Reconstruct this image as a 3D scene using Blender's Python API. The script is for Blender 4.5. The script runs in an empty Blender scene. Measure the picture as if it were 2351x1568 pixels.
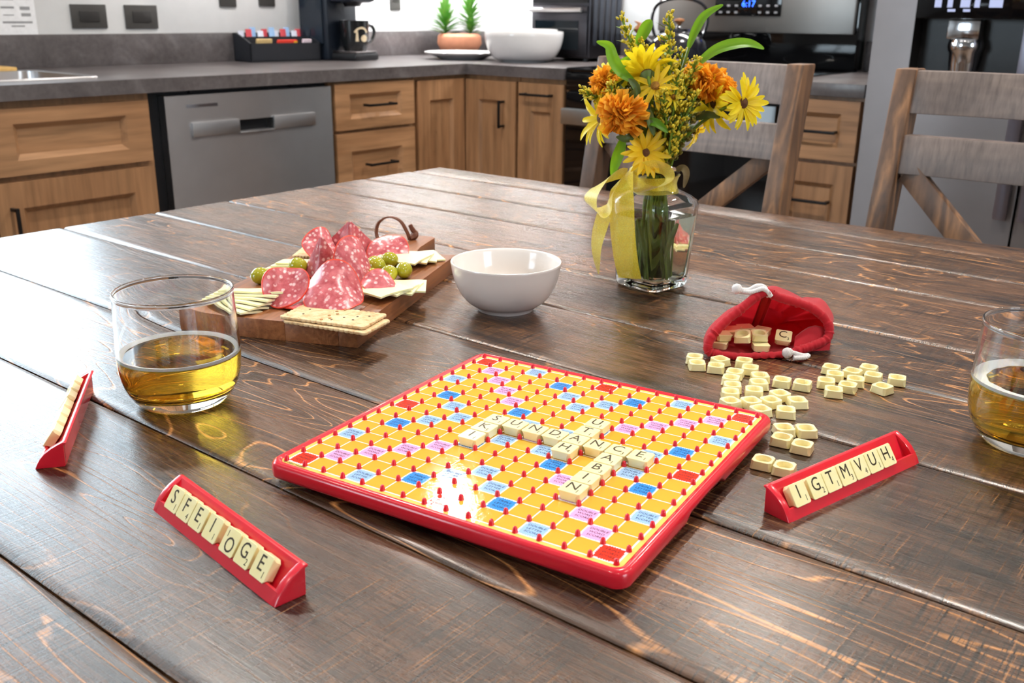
import bpy, bmesh, math, random
from mathutils import Vector, Matrix, Euler, noise as mnoise

random.seed(7)
SC = bpy.context.scene
COL = SC.collection
PI = math.pi
R = math.radians

# ------------------------------------------------------------------ camera
cam_data = bpy.data.cameras.new('camera')
cam = bpy.data.objects.new('camera', cam_data)
COL.objects.link(cam)
ROWS = ((0.77876757, 0.62722092, 0.01072368), (-0.2085575, 0.24275044, 0.94740487), (0.59162897, -0.74004469, 0.3198578))
M = Matrix([[ROWS[0][i], ROWS[1][i], ROWS[2][i]] for i in range(3)]).to_4x4()
M.translation = Vector((0.3177, -0.4204, 1.0902))
cam.matrix_world = M
cam_data.sensor_width = 36.0
cam_data.lens = 2235.63 / 2351.0 * 36.0
cam_data.clip_start = 0.02
cam_data.clip_end = 60
cam_data.dof.use_dof = True
cam_data.dof.focus_distance = 0.64
cam_data.dof.aperture_fstop = 19.0
SC.camera = cam

# ------------------------------------------------------------------ view, world, large lights
SC.view_settings.view_transform = 'Standard'
SC.view_settings.look = 'None'
SC.view_settings.gamma = 1.0
SC.view_settings.use_curve_mapping = False
SC.view_settings.exposure = 0.0
SC.cycles.max_bounces = 14
SC.cycles.diffuse_bounces = 3
SC.cycles.glossy_bounces = 3
SC.cycles.transmission_bounces = 14
SC.cycles.transparent_max_bounces = 10
SC.cycles.use_adaptive_sampling = True
SC.cycles.adaptive_threshold = 0.06
SC.cycles.adaptive_min_samples = 16
SC.cycles.caustics_reflective = False
SC.cycles.blur_glossy = 0.6
SC.cycles.sample_clamp_indirect = 6.0

world = bpy.data.worlds.new('world')
SC.world = world
world.use_nodes = True
wn = world.node_tree.nodes
wn['Background'].inputs[0].default_value = (0.74, 0.89, 1.0, 1)
wn['Background'].inputs[1].default_value = 14.0

def area_light(name, loc, rot, sx, sy, power, color=(1, 1, 1), shape='RECTANGLE', spread=180):
    d = bpy.data.lights.new(name, 'AREA')
    d.shape = shape
    d.size = sx
    if shape in ('RECTANGLE', 'ELLIPSE'):
        d.size_y = sy
    d.energy = power
    d.color = color
    d.spread = R(spread)
    o = bpy.data.objects.new(name, d)
    COL.objects.link(o)
    o.location = loc
    o.rotation_euler = rot
    return o

def portal(name, loc, rot, sx, sy):
    o = area_light(name, loc, rot, sx, sy, 1.0)
    o.data.cycles.is_portal = True
    return o

# ------------------------------------------------------------------ geometry helpers
def bm_box(bm, x0, x1, y0, y1, z0, z1):
    v = [bm.verts.new(p) for p in ((x0, y0, z0), (x1, y0, z0), (x1, y1, z0), (x0, y1, z0), (x0, y0, z1), (x1, y0, z1), (x1, y1, z1), (x0, y1, z1))]
    for f in ((0, 3, 2, 1), (4, 5, 6, 7), (0, 1, 5, 4), (1, 2, 6, 5), (2, 3, 7, 6), (3, 0, 4, 7)):
        bm.faces.new([v[i] for i in f])
    return v

def bm_rings(bm, rings, close_ring=True, cap0=False, cap1=False):
    vs = [[bm.verts.new(p) for p in r] for r in rings]
    n = len(vs[0])
    for a, b in zip(vs[:-1], vs[1:]):
        for i in range(n if close_ring else n - 1):
            j = (i + 1) % n
            bm.faces.new((a[i], a[j], b[j], b[i]))
    if cap0:
        bm.faces.new(list(reversed(vs[0])))
    if cap1:
        bm.faces.new(vs[-1])
    return vs

def bm_lathe(bm, prof, n=32, cx=0, cy=0, cz=0):
    """prof: list of (r, z); r == 0 at an end makes a pole"""
    prev = None
    for r, z in prof:
        if r <= 1e-7:
            cur = [bm.verts.new((cx, cy, cz + z))]
        else:
            cur = [bm.verts.new((cx + r * math.cos(2 * PI * i / n), cy + r * math.sin(2 * PI * i / n), cz + z)) for i in range(n)]
        if prev is not None:
            for i in range(n):
                j = (i + 1) % n
                if len(prev) == 1 and len(cur) == 1:
                    pass
                elif len(prev) == 1:
                    bm.faces.new((prev[0], cur[j], cur[i]))
                elif len(cur) == 1:
                    bm.faces.new((prev[i], prev[j], cur[0]))
                else:
                    bm.faces.new((prev[i], prev[j], cur[j], cur[i]))
        prev = cur

def frames(pts):
    pts = [Vector(p) for p in pts]
    T = []
    for i in range(len(pts)):
        a = pts[max(i - 1, 0)]
        b = pts[min(i + 1, len(pts) - 1)]
        t = (b - a)
        T.append(t.normalized() if t.length > 1e-9 else Vector((0, 0, 1)))
    up = Vector((0, 0, 1)) if abs(T[0].z) < 0.9 else Vector((1, 0, 0))
    u = T[0].cross(up).normalized()
    out = []
    for t in T:
        u = (u - t * u.dot(t))
        u = u.normalized() if u.length > 1e-9 else t.orthogonal().normalized()
        out.append((t, u, t.cross(u)))
    return pts, out

def bm_tube(bm, pts, r, n=8, caps=True, closed=False):
    pts, fr = frames(pts)
    rings = []
    for i, p in enumerate(pts):
        rr = r[i] if isinstance(r, (list, tuple)) else r
        _, u, w = fr[i]
        rings.append([p + u * (rr * math.cos(2 * PI * k / n)) + w * (rr * math.sin(2 * PI * k / n)) for k in range(n)])
    if closed:
        rings.append(rings[0])
        vs = bm_rings(bm, rings)
        bmesh.ops.remove_doubles(bm, verts=bm.verts, dist=1e-6)
    else:
        bm_rings(bm, rings, cap0=caps, cap1=caps)

def bm_strip(bm, pts, width_dirs, w):
    """flat band along pts, width along the given directions"""
    rows = []
    for i, p in enumerate(pts):
        d = Vector(width_dirs[i] if isinstance(width_dirs, list) else width_dirs)
        ww = w[i] if isinstance(w, (list, tuple)) else w
        rows.append([Vector(p) + d * (ww * (k / 4 - 0.5)) for k in range(5)])
    bm_rings(bm, rows, close_ring=False)

def bm_grid(bm, rows):
    return bm_rings(bm, rows, close_ring=False)

def bm_prism(bm, poly, z0, z1):
    a = [bm.verts.new((x, y, z0)) for x, y in poly]
    b = [bm.verts.new((x, y, z1)) for x, y in poly]
    n = len(poly)
    bm.faces.new(list(reversed(a)))
    bm.faces.new(b)
    for i in range(n):
        j = (i + 1) % n
        bm.faces.new((a[i], a[j], b[j], b[i]))

def spline(pts, per=6, closed=False):
    """Catmull-Rom through points"""
    P = [Vector(p) for p in pts]
    n = len(P)
    out = []
    segs = n if closed else n - 1
    for i in range(segs):
        if closed:
            p0, p1, p2, p3 = P[(i - 1) % n], P[i], P[(i + 1) % n], P[(i + 2) % n]
        else:
            p0, p1, p2, p3 = P[max(i - 1, 0)], P[i], P[i + 1], P[min(i + 2, n - 1)]
        for k in range(per):
            t = k / per
            out.append(0.5 * ((2 * p1) + (p2 - p0) * t + (2 * p0 - 5 * p1 + 4 * p2 - p3) * t * t + (3 * p1 - p0 - 3 * p2 + p3) * t ** 3))
    if not closed:
        out.append(P[-1])
    return out

def solidify(bm, th):
    """give an open sheet thickness"""
    bm.normal_update()
    geom = bm.faces[:]
    bmesh.ops.solidify(bm, geom=geom, thickness=th)

def to_mesh(name, bm, mats, smooth=True, angle=40, bevel=0.0, seg=2, recalc=True):
    if bevel > 0:
        bmesh.ops.remove_doubles(bm, verts=bm.verts, dist=1e-6)
        es = [e for e in bm.edges if len(e.link_faces) == 2 and e.calc_face_angle(0) > R(25)]
        bmesh.ops.bevel(bm, geom=es, offset=bevel, segments=seg, profile=0.6, affect='EDGES', clamp_overlap=True)
    if recalc:
        bmesh.ops.recalc_face_normals(bm, faces=bm.faces)
    me = bpy.data.meshes.new(name)
    bm.to_mesh(me)
    bm.free()
    if not isinstance(mats, (list, tuple)):
        mats = [mats]
    for m in mats:
        me.materials.append(m)
    if smooth:
        me.polygons.foreach_set('use_smooth', [True] * len(me.polygons))
        me.set_sharp_from_angle(angle=R(angle))
    return me

def put(name, me, parent=None, loc=(0, 0, 0), rot=(0, 0, 0), scale=(1, 1, 1)):
    o = bpy.data.objects.new(name, me)
    COL.objects.link(o)
    o.location = loc
    o.rotation_euler = rot
    o.scale = scale
    o.parent = parent
    return o

def part(name, bm, mat, parent=None, loc=(0, 0, 0), rot=(0, 0, 0), **kw):
    return put(name, to_mesh(name, bm, mat, **kw), parent, loc, rot)

def tag(o, label, cat, group=None, kind=None):
    if label:
        o['label'] = label
    if cat:
        o['category'] = cat
    if group:
        o['group'] = group
    if kind:
        o['kind'] = kind
    return o

def thing(name, label, cat, loc=(0, 0, 0), rotz=0.0, group=None, rot=None):
    o = bpy.data.objects.new(name, None)
    COL.objects.link(o)
    o.location = loc
    o.rotation_euler = rot if rot else (0, 0, rotz)
    o.empty_display_size = 0.02
    return tag(o, label, cat, group)

def struct(name, bm, mat, parent=None, label=None, **kw):
    o = part(name, bm, mat, parent, **kw)
    if parent is None:
        o['kind'] = 'structure'
        if label:
            o['label'] = label
    return o

def boxpart(name, mat, parent, b, bevel=0.0015, **kw):
    bm = bmesh.new()
    bm_box(bm, *b)
    return part(name, bm, mat, parent, bevel=bevel, **kw)

# ------------------------------------------------------------------ materials
def lin(c):
    return tuple(((x / 255) / 12.92 if x / 255 <= 0.04045 else ((x / 255 + 0.055) / 1.055) ** 2.4) for x in c)

class NT:
    """small node builder"""
    def __init__(self, name):
        self.m = bpy.data.materials.new(name)
        self.m.use_nodes = True
        self.t = self.m.node_tree
        self.n = self.t.nodes
        self.b = self.n['Principled BSDF']
        self.out = self.n['Material Output']
        self._tc = None
    def link(self, a, b):
        self.t.links.new(a, b)
    def node(self, typ, **kw):
        nd = self.n.new(typ)
        for k, v in kw.items():
            setattr(nd, k, v)
        return nd
    def coord(self, which='Object'):
        if self._tc is None:
            self._tc = self.node('ShaderNodeTexCoord')
        return self._tc.outputs[which]
    def mapping(self, vec, scale=(1, 1, 1), rot=(0, 0, 0), loc=(0, 0, 0)):
        m = self.node('ShaderNodeMapping')
        self.link(vec, m.inputs[0])
        m.inputs['Scale'].default_value = scale
        m.inputs['Rotation'].default_value = rot
        m.inputs['Location'].default_value = loc
        return m.outputs[0]
    def noise(self, vec, scale=1.0, detail=2.0, rough=0.5, dist=0.0):
        m = self.node('ShaderNodeTexNoise')
        self.link(vec, m.inputs['Vector'])
        m.inputs['Scale'].default_value = scale
        m.inputs['Detail'].default_value = detail
        m.inputs['Roughness'].default_value = rough
        m.inputs['Distortion'].default_value = dist
        return m.outputs['Fac']
    def ramp(self, fac, stops, interp='LINEAR'):
        m = self.node('ShaderNodeValToRGB')
        self.link(fac, m.inputs[0])
        m.color_ramp.interpolation = interp
        els = m.color_ramp.elements
        while len(els) < len(stops):
            els.new(0.5)
        for e, (p, c) in zip(els, stops):
            e.position = p
            e.color = (c, c, c, 1) if isinstance(c, (int, float)) else (*c, 1)
        return m.outputs[0]
    def mix(self, fac, a, b, typ='MIX'):
        m = self.node('ShaderNodeMix', data_type='RGBA', blend_type=typ)
        for sock, v in ((m.inputs[0], fac), (m.inputs[6], a), (m.inputs[7], b)):
            if isinstance(v, (int, float)):
                sock.default_value = v if sock == m.inputs[0] else (v, v, v, 1)
            elif isinstance(v, tuple):
                sock.default_value = (*v[:3], 1)
            else:
                self.link(v, sock)
        return m.outputs[2]
    def math(self, op, a, b=0.0, c=0.0):
        m = self.node('ShaderNodeMath', operation=op)
        for i, v in enumerate((a, b, c)):
            if isinstance(v, (int, float)):
                m.inputs[i].default_value = v
            else:
                self.link(v, m.inputs[i])
        return m.outputs[0]
    def bump(self, h, strength=0.2, dist=0.001):
        m = self.node('ShaderNodeBump')
        self.link(h, m.inputs['Height'])
        m.inputs['Strength'].default_value = strength
        m.inputs['Distance'].default_value = dist
        self.link(m.outputs[0], self.b.inputs['Normal'])
    def set(self, **kw):
        for k, v in kw.items():
            s = self.b.inputs[k.replace('_', ' ')]
            if hasattr(v, 'is_linked') or hasattr(v, 'links'):
                self.link(v, s)
            elif isinstance(v, tuple) and len(v) == 3 and s.type == 'RGBA':
                s.default_value = (*v, 1)
            else:
                s.default_value = v
        return self

MATS = {}
def mat(name, rgb, rough=0.5, metal=0.0, vary=0.06, vscale=60.0, bump=0.0, bscale=300.0, coat=0.0, sss=0.0, spec=0.5, sheen=0.0, trans=0.0, ior=1.45, alpha=1.0):
    if name in MATS:
        return MATS[name]
    t = NT(name)
    c = lin(rgb)
    n = t.noise(t.coord(), vscale, 3.0, 0.6)
    lo = tuple(x * (1 - vary) for x in c)
    hi = tuple(min(1, x * (1 + vary)) for x in c)
    t.link(t.ramp(n, [(0.3, lo), (0.7, hi)]), t.b.inputs['Base Color'])
    t.set(Roughness=rough, Metallic=metal, IOR=ior)
    t.b.inputs['Specular IOR Level'].default_value = spec
    if coat:
        t.b.inputs['Coat Weight'].default_value = coat
        t.b.inputs['Coat Roughness'].default_value = 0.08
    if sss:
        t.b.inputs['Subsurface Weight'].default_value = sss
        t.b.inputs['Subsurface Radius'].default_value = (1.0, 0.7, 0.3)
        t.b.inputs['Subsurface Scale'].default_value = 0.004
    if sheen:
        t.b.inputs['Sheen Weight'].default_value = sheen
    if trans:
        t.b.inputs['Transmission Weight'].default_value = trans
    if alpha < 1:
        t.b.inputs['Alpha'].default_value = alpha
    if bump:
        t.bump(t.noise(t.coord(), bscale, 4.0, 0.6), bump, 0.001)
    MATS[name] = t.m
    return t.m

def translucent(m, rgb, fac):
    nt = m.node_tree
    tl = nt.nodes.new('ShaderNodeBsdfTranslucent'); tl.inputs[0].default_value = (*lin(rgb), 1)
    ms = nt.nodes.new('ShaderNodeMixShader'); ms.inputs[0].default_value = fac
    nt.links.new(nt.nodes['Principled BSDF'].outputs[0], ms.inputs[1])
    nt.links.new(tl.outputs[0], ms.inputs[2])
    nt.links.new(ms.outputs[0], nt.nodes['Material Output'].inputs[0])
    return m

def emit(name, rgb, strength):
    if name in MATS:
        return MATS[name]
    t = NT(name)
    c = lin(rgb)
    t.set(Base_Color=c, Roughness=0.4)
    t.b.inputs['Emission Color'].default_value = (*c, 1)
    t.b.inputs['Emission Strength'].default_value = strength
    MATS[name] = t.m
    return t.m

def wood(name, dark, mid, light, along='x', ring=(1.3, 9.0), lines=16.0, rough=0.35, saw=0.0, bump=0.15, fiber=(10, 200), lineamt=0.6, coat=0.0, perobj=True, blotch=(3.0, 8.0), sharp=0.16, ringdetail=2.5, bdist=0.0012, sawscale=(420.0, 5.0), micro=0.35, fcon=(0.62, 0.95, 1.18), pv=0.0):
    """procedural timber: growth-ring figure, fibres, optional saw marks"""
    if name in MATS:
        return MATS[name]
    t = NT(name)
    v = t.coord()
    if perobj:
        oi = t.node('ShaderNodeObjectInfo')
        sc = t.node('ShaderNodeVectorMath', operation='SCALE')
        sc.inputs[0].default_value = (7.3, 3.1, 5.7)
        t.link(oi.outputs['Random'], sc.inputs['Scale'])
        ad = t.node('ShaderNodeVectorMath', operation='ADD')
        t.link(v, ad.inputs[0])
        t.link(sc.outputs[0], ad.inputs[1])
        v = ad.outputs[0]
    def stretch(a, b):
        return (a, b, b) if along == 'x' else (b, a, b) if along == 'y' else (b, b, a)
    nr = t.noise(t.mapping(v, stretch(*ring)), 1.0, ringdetail, 0.45, 0.4)
    tri = t.math('PINGPONG', t.math('MULTIPLY', nr, lines), 0.5)
    line = t.ramp(tri, [(0.0, 1.0), (sharp, 0.55), (sharp * 2.2, 0.0), (1.0, 0.0)])
    bl = t.noise(t.mapping(v, stretch(*blotch)), 1.0, 4.0, 0.6, 0.3)
    base = t.ramp(bl, [(0.32, lin(dark)), (0.62, lin(mid))])
    lmask = t.ramp(t.noise(t.mapping(v, stretch(2.0, 6.0), loc=(3, 5, 1)), 1.0, 2.0), [(0.38, 0.1), (0.58, 1.0)])
    lf = t.math('MULTIPLY', t.math('MULTIPLY', line, lmask), lineamt)
    colr = t.mix(lf, base, lin(light))
    fb = t.noise(t.mapping(v, stretch(*fiber)), 1.0, 3.0, 0.6)
    colr = t.mix(1.0, colr, t.ramp(fb, [(0.25, fcon[0]), (0.5, fcon[1]), (0.75, fcon[2])]), 'MULTIPLY')
    if pv > 0:
        rv = t.math('FRACT', t.math('MULTIPLY', oi.outputs['Random'], 17.31))
        colr = t.mix(1.0, colr, t.ramp(rv, [(0.0, 1.0 - pv), (1.0, 1.0 + pv)]), 'MULTIPLY')
    h = t.math('ADD', t.math('MULTIPLY', fb, 0.5), t.math('MULTIPLY', lf, -0.5))
    rg = t.math('MULTIPLY_ADD', fb, 0.22, rough - 0.11)
    if saw > 0:
        sv = t.mapping(v, (sawscale[0], sawscale[1], 1.0) if along == 'x' else (sawscale[1], sawscale[0], 1.0), (0, 0, R(13)))
        sw = t.noise(sv, 1.0, 3.0, 0.65)
        sm = t.ramp(t.noise(t.mapping(v, (9.0, 14.0, 1.0), loc=(1, 2, 3)), 1.0, 2.0), [(0.36, 0.0), (0.58, 1.0)])
        sl = t.ramp(sw, [(0.53, 0.0), (0.62, 1.0)])
        sd = t.math('MULTIPLY', t.math('MULTIPLY', sl, sm), saw)
        colr = t.mix(sd, colr, lin(tuple(int(x * 0.42) for x in dark)))
        sl2 = t.ramp(sw, [(0.28, 1.0), (0.40, 0.0)])
        colr = t.mix(t.math('MULTIPLY', t.math('MULTIPLY', sl2, sm), saw * 0.35), colr, lin(light))
        fine = t.noise(t.mapping(v, (2100.0, 1500.0, 500.0)), 1.0, 2.0, 0.6)
        h = t.math('ADD', h, t.math('MULTIPLY', t.math('MULTIPLY', sw, sm), -1.1))
        h = t.math('ADD', h, t.math('MULTIPLY', fine, micro))
    t.link(colr, t.b.inputs['Base Color'])
    t.link(rg, t.b.inputs['Roughness'])
    t.bump(h, bump, bdist)
    if coat:
        t.b.inputs['Coat Weight'].default_value = coat
        t.b.inputs['Coat Roughness'].default_value = 0.18
        t.b.inputs['Coat IOR'].default_value = 1.6
        # the varnish follows the relief only in part
        ge = t.node('ShaderNodeNewGeometry')
        cb_ = t.node('ShaderNodeMix', data_type='VECTOR')
        cb_.inputs[0].default_value = 0.3
        t.link(ge.outputs['Normal'], cb_.inputs[4])
        t.link(t.b.inputs['Normal'].links[0].from_socket, cb_.inputs[5])
        t.link(cb_.outputs[1], t.b.inputs['Coat Normal'])
    MATS[name] = t.m
    return t.m

W_TABLE = wood('table_timber', (29, 20, 15), (94, 64, 42), (216, 150, 90), 'x', (2.4, 15.0), 25.0, 0.27, saw=1.0, bump=0.9, bdist=0.00030, lineamt=0.9, sharp=0.035, ringdetail=2.0, fiber=(26, 760), blotch=(9.0, 46.0), micro=0.6, sawscale=(820.0, 19.0), fcon=(0.35, 0.95, 1.6), coat=0.34, pv=0.32)
W_CHAIR = wood('chair_timber', (74, 52, 38), (104, 75, 54), (160, 114, 76), 'z', (1.5, 14.0), 9.0, 0.45, bump=0.2, fiber=(30, 160))
W_CHAIRX = wood('chair_rail_sheen_timber', (92, 80, 75), (122, 108, 102), (150, 132, 120), 'x', (1.5, 14.0), 7.0, 0.42, bump=0.2, fiber=(180, 30), lineamt=0.3)  # grey of light reflecting off the rails is put into this colour
W_CAB = wood('cabinet_maple', (148, 107, 74), (172, 129, 92), (188, 148, 110), 'z', (1.0, 8.0), 4.0, 0.34, bump=0.03, fiber=(4, 60), lineamt=0.25, blotch=(1.5, 5.0))
W_CABX = wood('cabinet_maple_rail', (148, 107, 74), (172, 129, 92), (188, 148, 110), 'y', (1.0, 8.0), 4.0, 0.34, bump=0.03, fiber=(4, 60), lineamt=0.25, blotch=(1.5, 5.0))
W_CABR = wood('cabinet_maple_cross', (148, 107, 74), (172, 129, 92), (188, 148, 110), 'x', (1.0, 8.0), 4.0, 0.34, bump=0.03, fiber=(4, 60), lineamt=0.25, blotch=(1.5, 5.0))
W_SERVE = wood('acacia', (112, 62, 34), (150, 92, 54), (178, 116, 72), 'y', (2.0, 40.0), 8.0, 0.38, bump=0.05, fiber=(20, 400), lineamt=0.5, blotch=(6, 22))

def steel(name, rgb, rough):
    m = mat(name, rgb, rough, 1.0, 0.04, 8.0)
    nt = m.node_tree
    tg = nt.nodes.new('ShaderNodeTangent'); tg.direction_type = 'RADIAL'; tg.axis = 'Z'
    b = nt.nodes['Principled BSDF']
    nt.links.new(tg.outputs[0], b.inputs['Tangent'])
    b.inputs['Anisotropic'].default_value = 0.75
    b.inputs['Anisotropic Rotation'].default_value = 0.25
    return m
STEEL = steel('stainless_steel', (196, 196, 198), 0.36)
STEEL_D = steel('dark_stainless', (134, 128, 128), 0.40)
STEEL_G = steel('guard_stainless', (128, 125, 122), 0.34)
CHROME = mat('chrome', (225, 225, 228), 0.1, 1.0, 0.02)
BLACKP = mat('black_plastic', (22, 22, 25), 0.35, 0, 0.15)
BLACKG = mat('black_glass', (10, 10, 12), 0.06, 0, 0.05)
BLACKM = mat('black_metal_pull', (30, 28, 28), 0.4, 0.6, 0.1)
WHITEC = mat('white_ceramic', (222, 220, 220), 0.12, 0, 0.015, coat=0.5)
WALLW = mat('white_wall_paint', (206, 206, 206), 0.6, 0, 0.02, 20, bump=0.05, bscale=120)
CEILW = mat('ceiling_paint', (232, 230, 226), 0.8, 0, 0.02, 20)
# ------------------------------------------------------------------ room shell
X0, X1, Y0, Y1, ZC = -2.77, 3.40, -3.20, 3.02, 2.60
TILEF = NT('floor_planks')
_v = TILEF.mapping(TILEF.coord(), (1.0, 1.0, 1.0))
_br = TILEF.node('ShaderNodeTexBrick')
TILEF.link(_v, _br.inputs['Vector'])
_br.inputs['Scale'].default_value = 1.0
_br.inputs['Brick Width'].default_value = 1.2
_br.inputs['Row Height'].default_value = 0.15
_br.inputs['Mortar Size'].default_value = 0.003
_br.inputs['Color1'].default_value = (*lin((120, 100, 84)), 1)
_br.inputs['Color2'].default_value = (*lin((98, 82, 70)), 1)
_br.inputs['Mortar'].default_value = (*lin((50, 42, 36)), 1)
TILEF.link(TILEF.mix(1.0, _br.outputs['Color'], TILEF.ramp(TILEF.noise(TILEF.mapping(TILEF.coord(), (3, 40, 1)), 1.0, 4), [(0.3, 0.8), (0.7, 1.1)]), 'MULTIPLY'), TILEF.b.inputs['Base Color'])
TILEF.set(Roughness=0.35)
FLOORM = TILEF.m

bm = bmesh.new(); bm_box(bm, X0 - .1, X1 + .1, Y0 - .1, Y1 + .1, -0.06, 0.0)
struct('floor', bm, FLOORM, label='brown plank floor of the kitchen')
bm = bmesh.new(); bm_box(bm, X0 - .1, X1 + .1, Y0 - .1, Y1 + .1, ZC, ZC + .06)
struct('ceiling', bm, CEILW, label='white painted ceiling')
WIN = {}
def wall_with_window(name, axis, pos, th, a0, a1, win, label):
    """axis 'x': wall plane at x = pos running along y; 'y': plane at y = pos running along x"""
    bm = bmesh.new()
    def bx(u0, u1, z0, z1):
        lo, hi = min(pos, pos + th), max(pos, pos + th)
        if axis == 'x':
            bm_box(bm, lo, hi, u0, u1, z0, z1)
        else:
            bm_box(bm, u0, u1, lo, hi, z0, z1)
    if win:
        w0, w1, z0, z1 = win
        bx(a0, w0, 0, ZC); bx(w1, a1, 0, ZC); bx(w0, w1, 0, z0); bx(w0, w1, z1, ZC)
    else:
        bx(a0, a1, 0, ZC)
    return struct(name, bm, WALLW, label=label)
wall_with_window('wall_left', 'x', X0, -0.1, Y0, Y1, (-0.75, 1.27, 1.18, 2.2), 'white wall behind the sink with a window')
wall_with_window('wall_back', 'y', Y1, 0.1, X0 - .1, X1 + .1, None, 'white wall behind the range')
wall_with_window('wall_right', 'x', X1, 0.1, Y0, Y1, (-0.9, 0.3, 1.0, 2.1), 'white wall right of the table with a wide window added for fill daylight')
wall_with_window('wall_front', 'y', Y0, -0.1, X0 - .1, X1 + .1, (-2.4, -1.2, 0.9, 2.1), 'white wall behind the camera with a window added for reflections')
FRAMEW = mat('window_frame_white', (235, 235, 235), 0.4)
GL = NT('window_pane')
_tr = GL.node('ShaderNodeBsdfTransparent'); _gl = GL.node('ShaderNodeBsdfGlossy'); _gl.inputs['Roughness'].default_value = 0.02
_fr = GL.node('ShaderNodeFresnel'); _mx = GL.node('ShaderNodeMixShader')
GL.link(_fr.outputs[0], _mx.inputs[0]); GL.link(_tr.outputs[0], _mx.inputs[1]); GL.link(_gl.outputs[0], _mx.inputs[2]); GL.link(_mx.outputs[0], GL.out.inputs[0])
def window(n, axis, pos, w0, w1, z0, z1, label):
    bm = bmesh.new()
    def bx(u0, u1, a, b, d=0.03):
        if axis == 'x':
            bm_box(bm, pos - d, pos + d, u0, u1, a, b)
        else:
            bm_box(bm, u0, u1, pos - d, pos + d, a, b)
    m = (w0 + w1) / 2
    bx(w0, w0 + .05, z0 + .05, z1 - .05); bx(w1 - .05, w1, z0 + .05, z1 - .05); bx(w0, w1, z0, z0 + .05); bx(w0, w1, z1 - .05, z1); bx(m - .025, m + .025, z0 + .05, z1 - .05, .028)
    o = struct('window_%d' % n, bm, FRAMEW, label=label)
    for u0, u1 in ((w0 + .05, m - .025), (m + .025, w1 - .05)):
        bm = bmesh.new()
        if axis == 'x':
            bm_box(bm, pos - .003, pos + .003, u0, u1, z0 + .05, z1 - .05)
        else:
            bm_box(bm, u0, u1, pos - .003, pos + .003, z0 + .05, z1 - .05)
        part('window_pane', bm, GL.m, o)
window(1, 'x', X0 - .05, -0.75, 1.27, 1.18, 2.2, 'white framed window over the sink')
window(2, 'x', X1 + .05, -0.9, 0.3, 1.0, 2.1, 'wide white framed window added in the right wall for fill daylight')  # unseen window, added to give cool fill daylight
window(3, 'y', Y0 - .05, -2.4, -1.2, 0.9, 2.1, 'white framed window added behind the camera for the refrigerator reflection')  # unseen window, added and sized so the refrigerator reflects blue daylight
portal('sky_portal', (X0 - .12, .26, 1.69), (0, R(-90), 0), 1.02, 2.02)
portal('sky_portal', (X1 + .12, -0.3, 1.55), (0, R(90), 0), 1.1, 1.2)
portal('sky_portal', (-1.8, Y0 - .12, 1.5), (R(90), 0, 0), 1.2, 1.2)

# ------------------------------------------------------------------ ceiling lamps
LAMPE = emit('lamp_lens', (255, 232, 204), 14.0)
LAMPT = mat('lamp_trim', (240, 240, 238), 0.4)
def recessed(x, y, power, where):
    t = thing('recessed_light', 'round recessed ceiling lamp ' + where, 'ceiling lamp', (x, y, ZC), group='recessed ceiling lamps')
    bm = bmesh.new(); bm_lathe(bm, [(.062, -.001), (.066, -.006), (.085, -.004), (.088, 0.0)], 32)
    part('trim_ring', bm, LAMPT, t)
    bm = bmesh.new(); bm_lathe(bm, [(0, -.002), (.062, -.002)], 32)
    part('lens', bm, LAMPE, t, recalc=False)
    area_light('recessed_lamp_light', (x, y, ZC - .012), (0, 0, 0), .13, .13, power, (1.0, .94, .86), 'DISK', 150)
for x, w in ((-2.15, 'above the inside corner of the worktop'), (-.79, 'in front of the range'), (.6, 'in front of the refrigerator'), (2.0, 'in the far right corner')):
    recessed(x, 2.28, 18 if x < 0 else 12, w)
for x, w in ((-1.5, 'between table and dishwasher'), (0.0, 'above the middle of the table'), (1.5, 'above the right end of the table')):
    recessed(x, 0.75, 17, w)
for x, w in ((-1.5, 'behind the camera at the sink side'), (0.0, 'straight behind the camera'), (1.5, 'behind the camera at the window side')):
    recessed(x, -1.2, 6, w)

# ------------------------------------------------------------------ kitchen runs
XL, YR = -2.142, 2.36
CT = 0.914
def mapL(u, d, z):
    return (XL + d, u, z)
def mapR(u, d, z):
    return (u, YR - d, z)
def mbox(bm, mp, u0, u1, d0, d1, z0, z1):
    a, b = mp(u0, d0, z0), mp(u1, d1, z1)
    bm_box(bm, min(a[0], b[0]), max(a[0], b[0]), min(a[1], b[1]), max(a[1], b[1]), z0, z1)
def pull(parent, mp, u0, u1, z0, z1, horiz=True):
    bm = bmesh.new()
    if horiz:
        z = (z0 + z1) / 2
        mbox(bm, mp, u0, u1, .045, .053, z - .004, z + .004)
        for u in (u0 + .006, u1 - .006):
            mbox(bm, mp, u - .004, u + .004, .019, .05, z - .004, z + .004)
    else:
        u = (u0 + u1) / 2
        mbox(bm, mp, u - .004, u + .004, .045, .053, z0, z1)
        for z in (z0 + .006, z1 - .006):
            mbox(bm, mp, u - .004, u + .004, .019, .05, z - .004, z + .004)
    return part('handle', bm, BLACKM, parent, bevel=.001)
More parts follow.
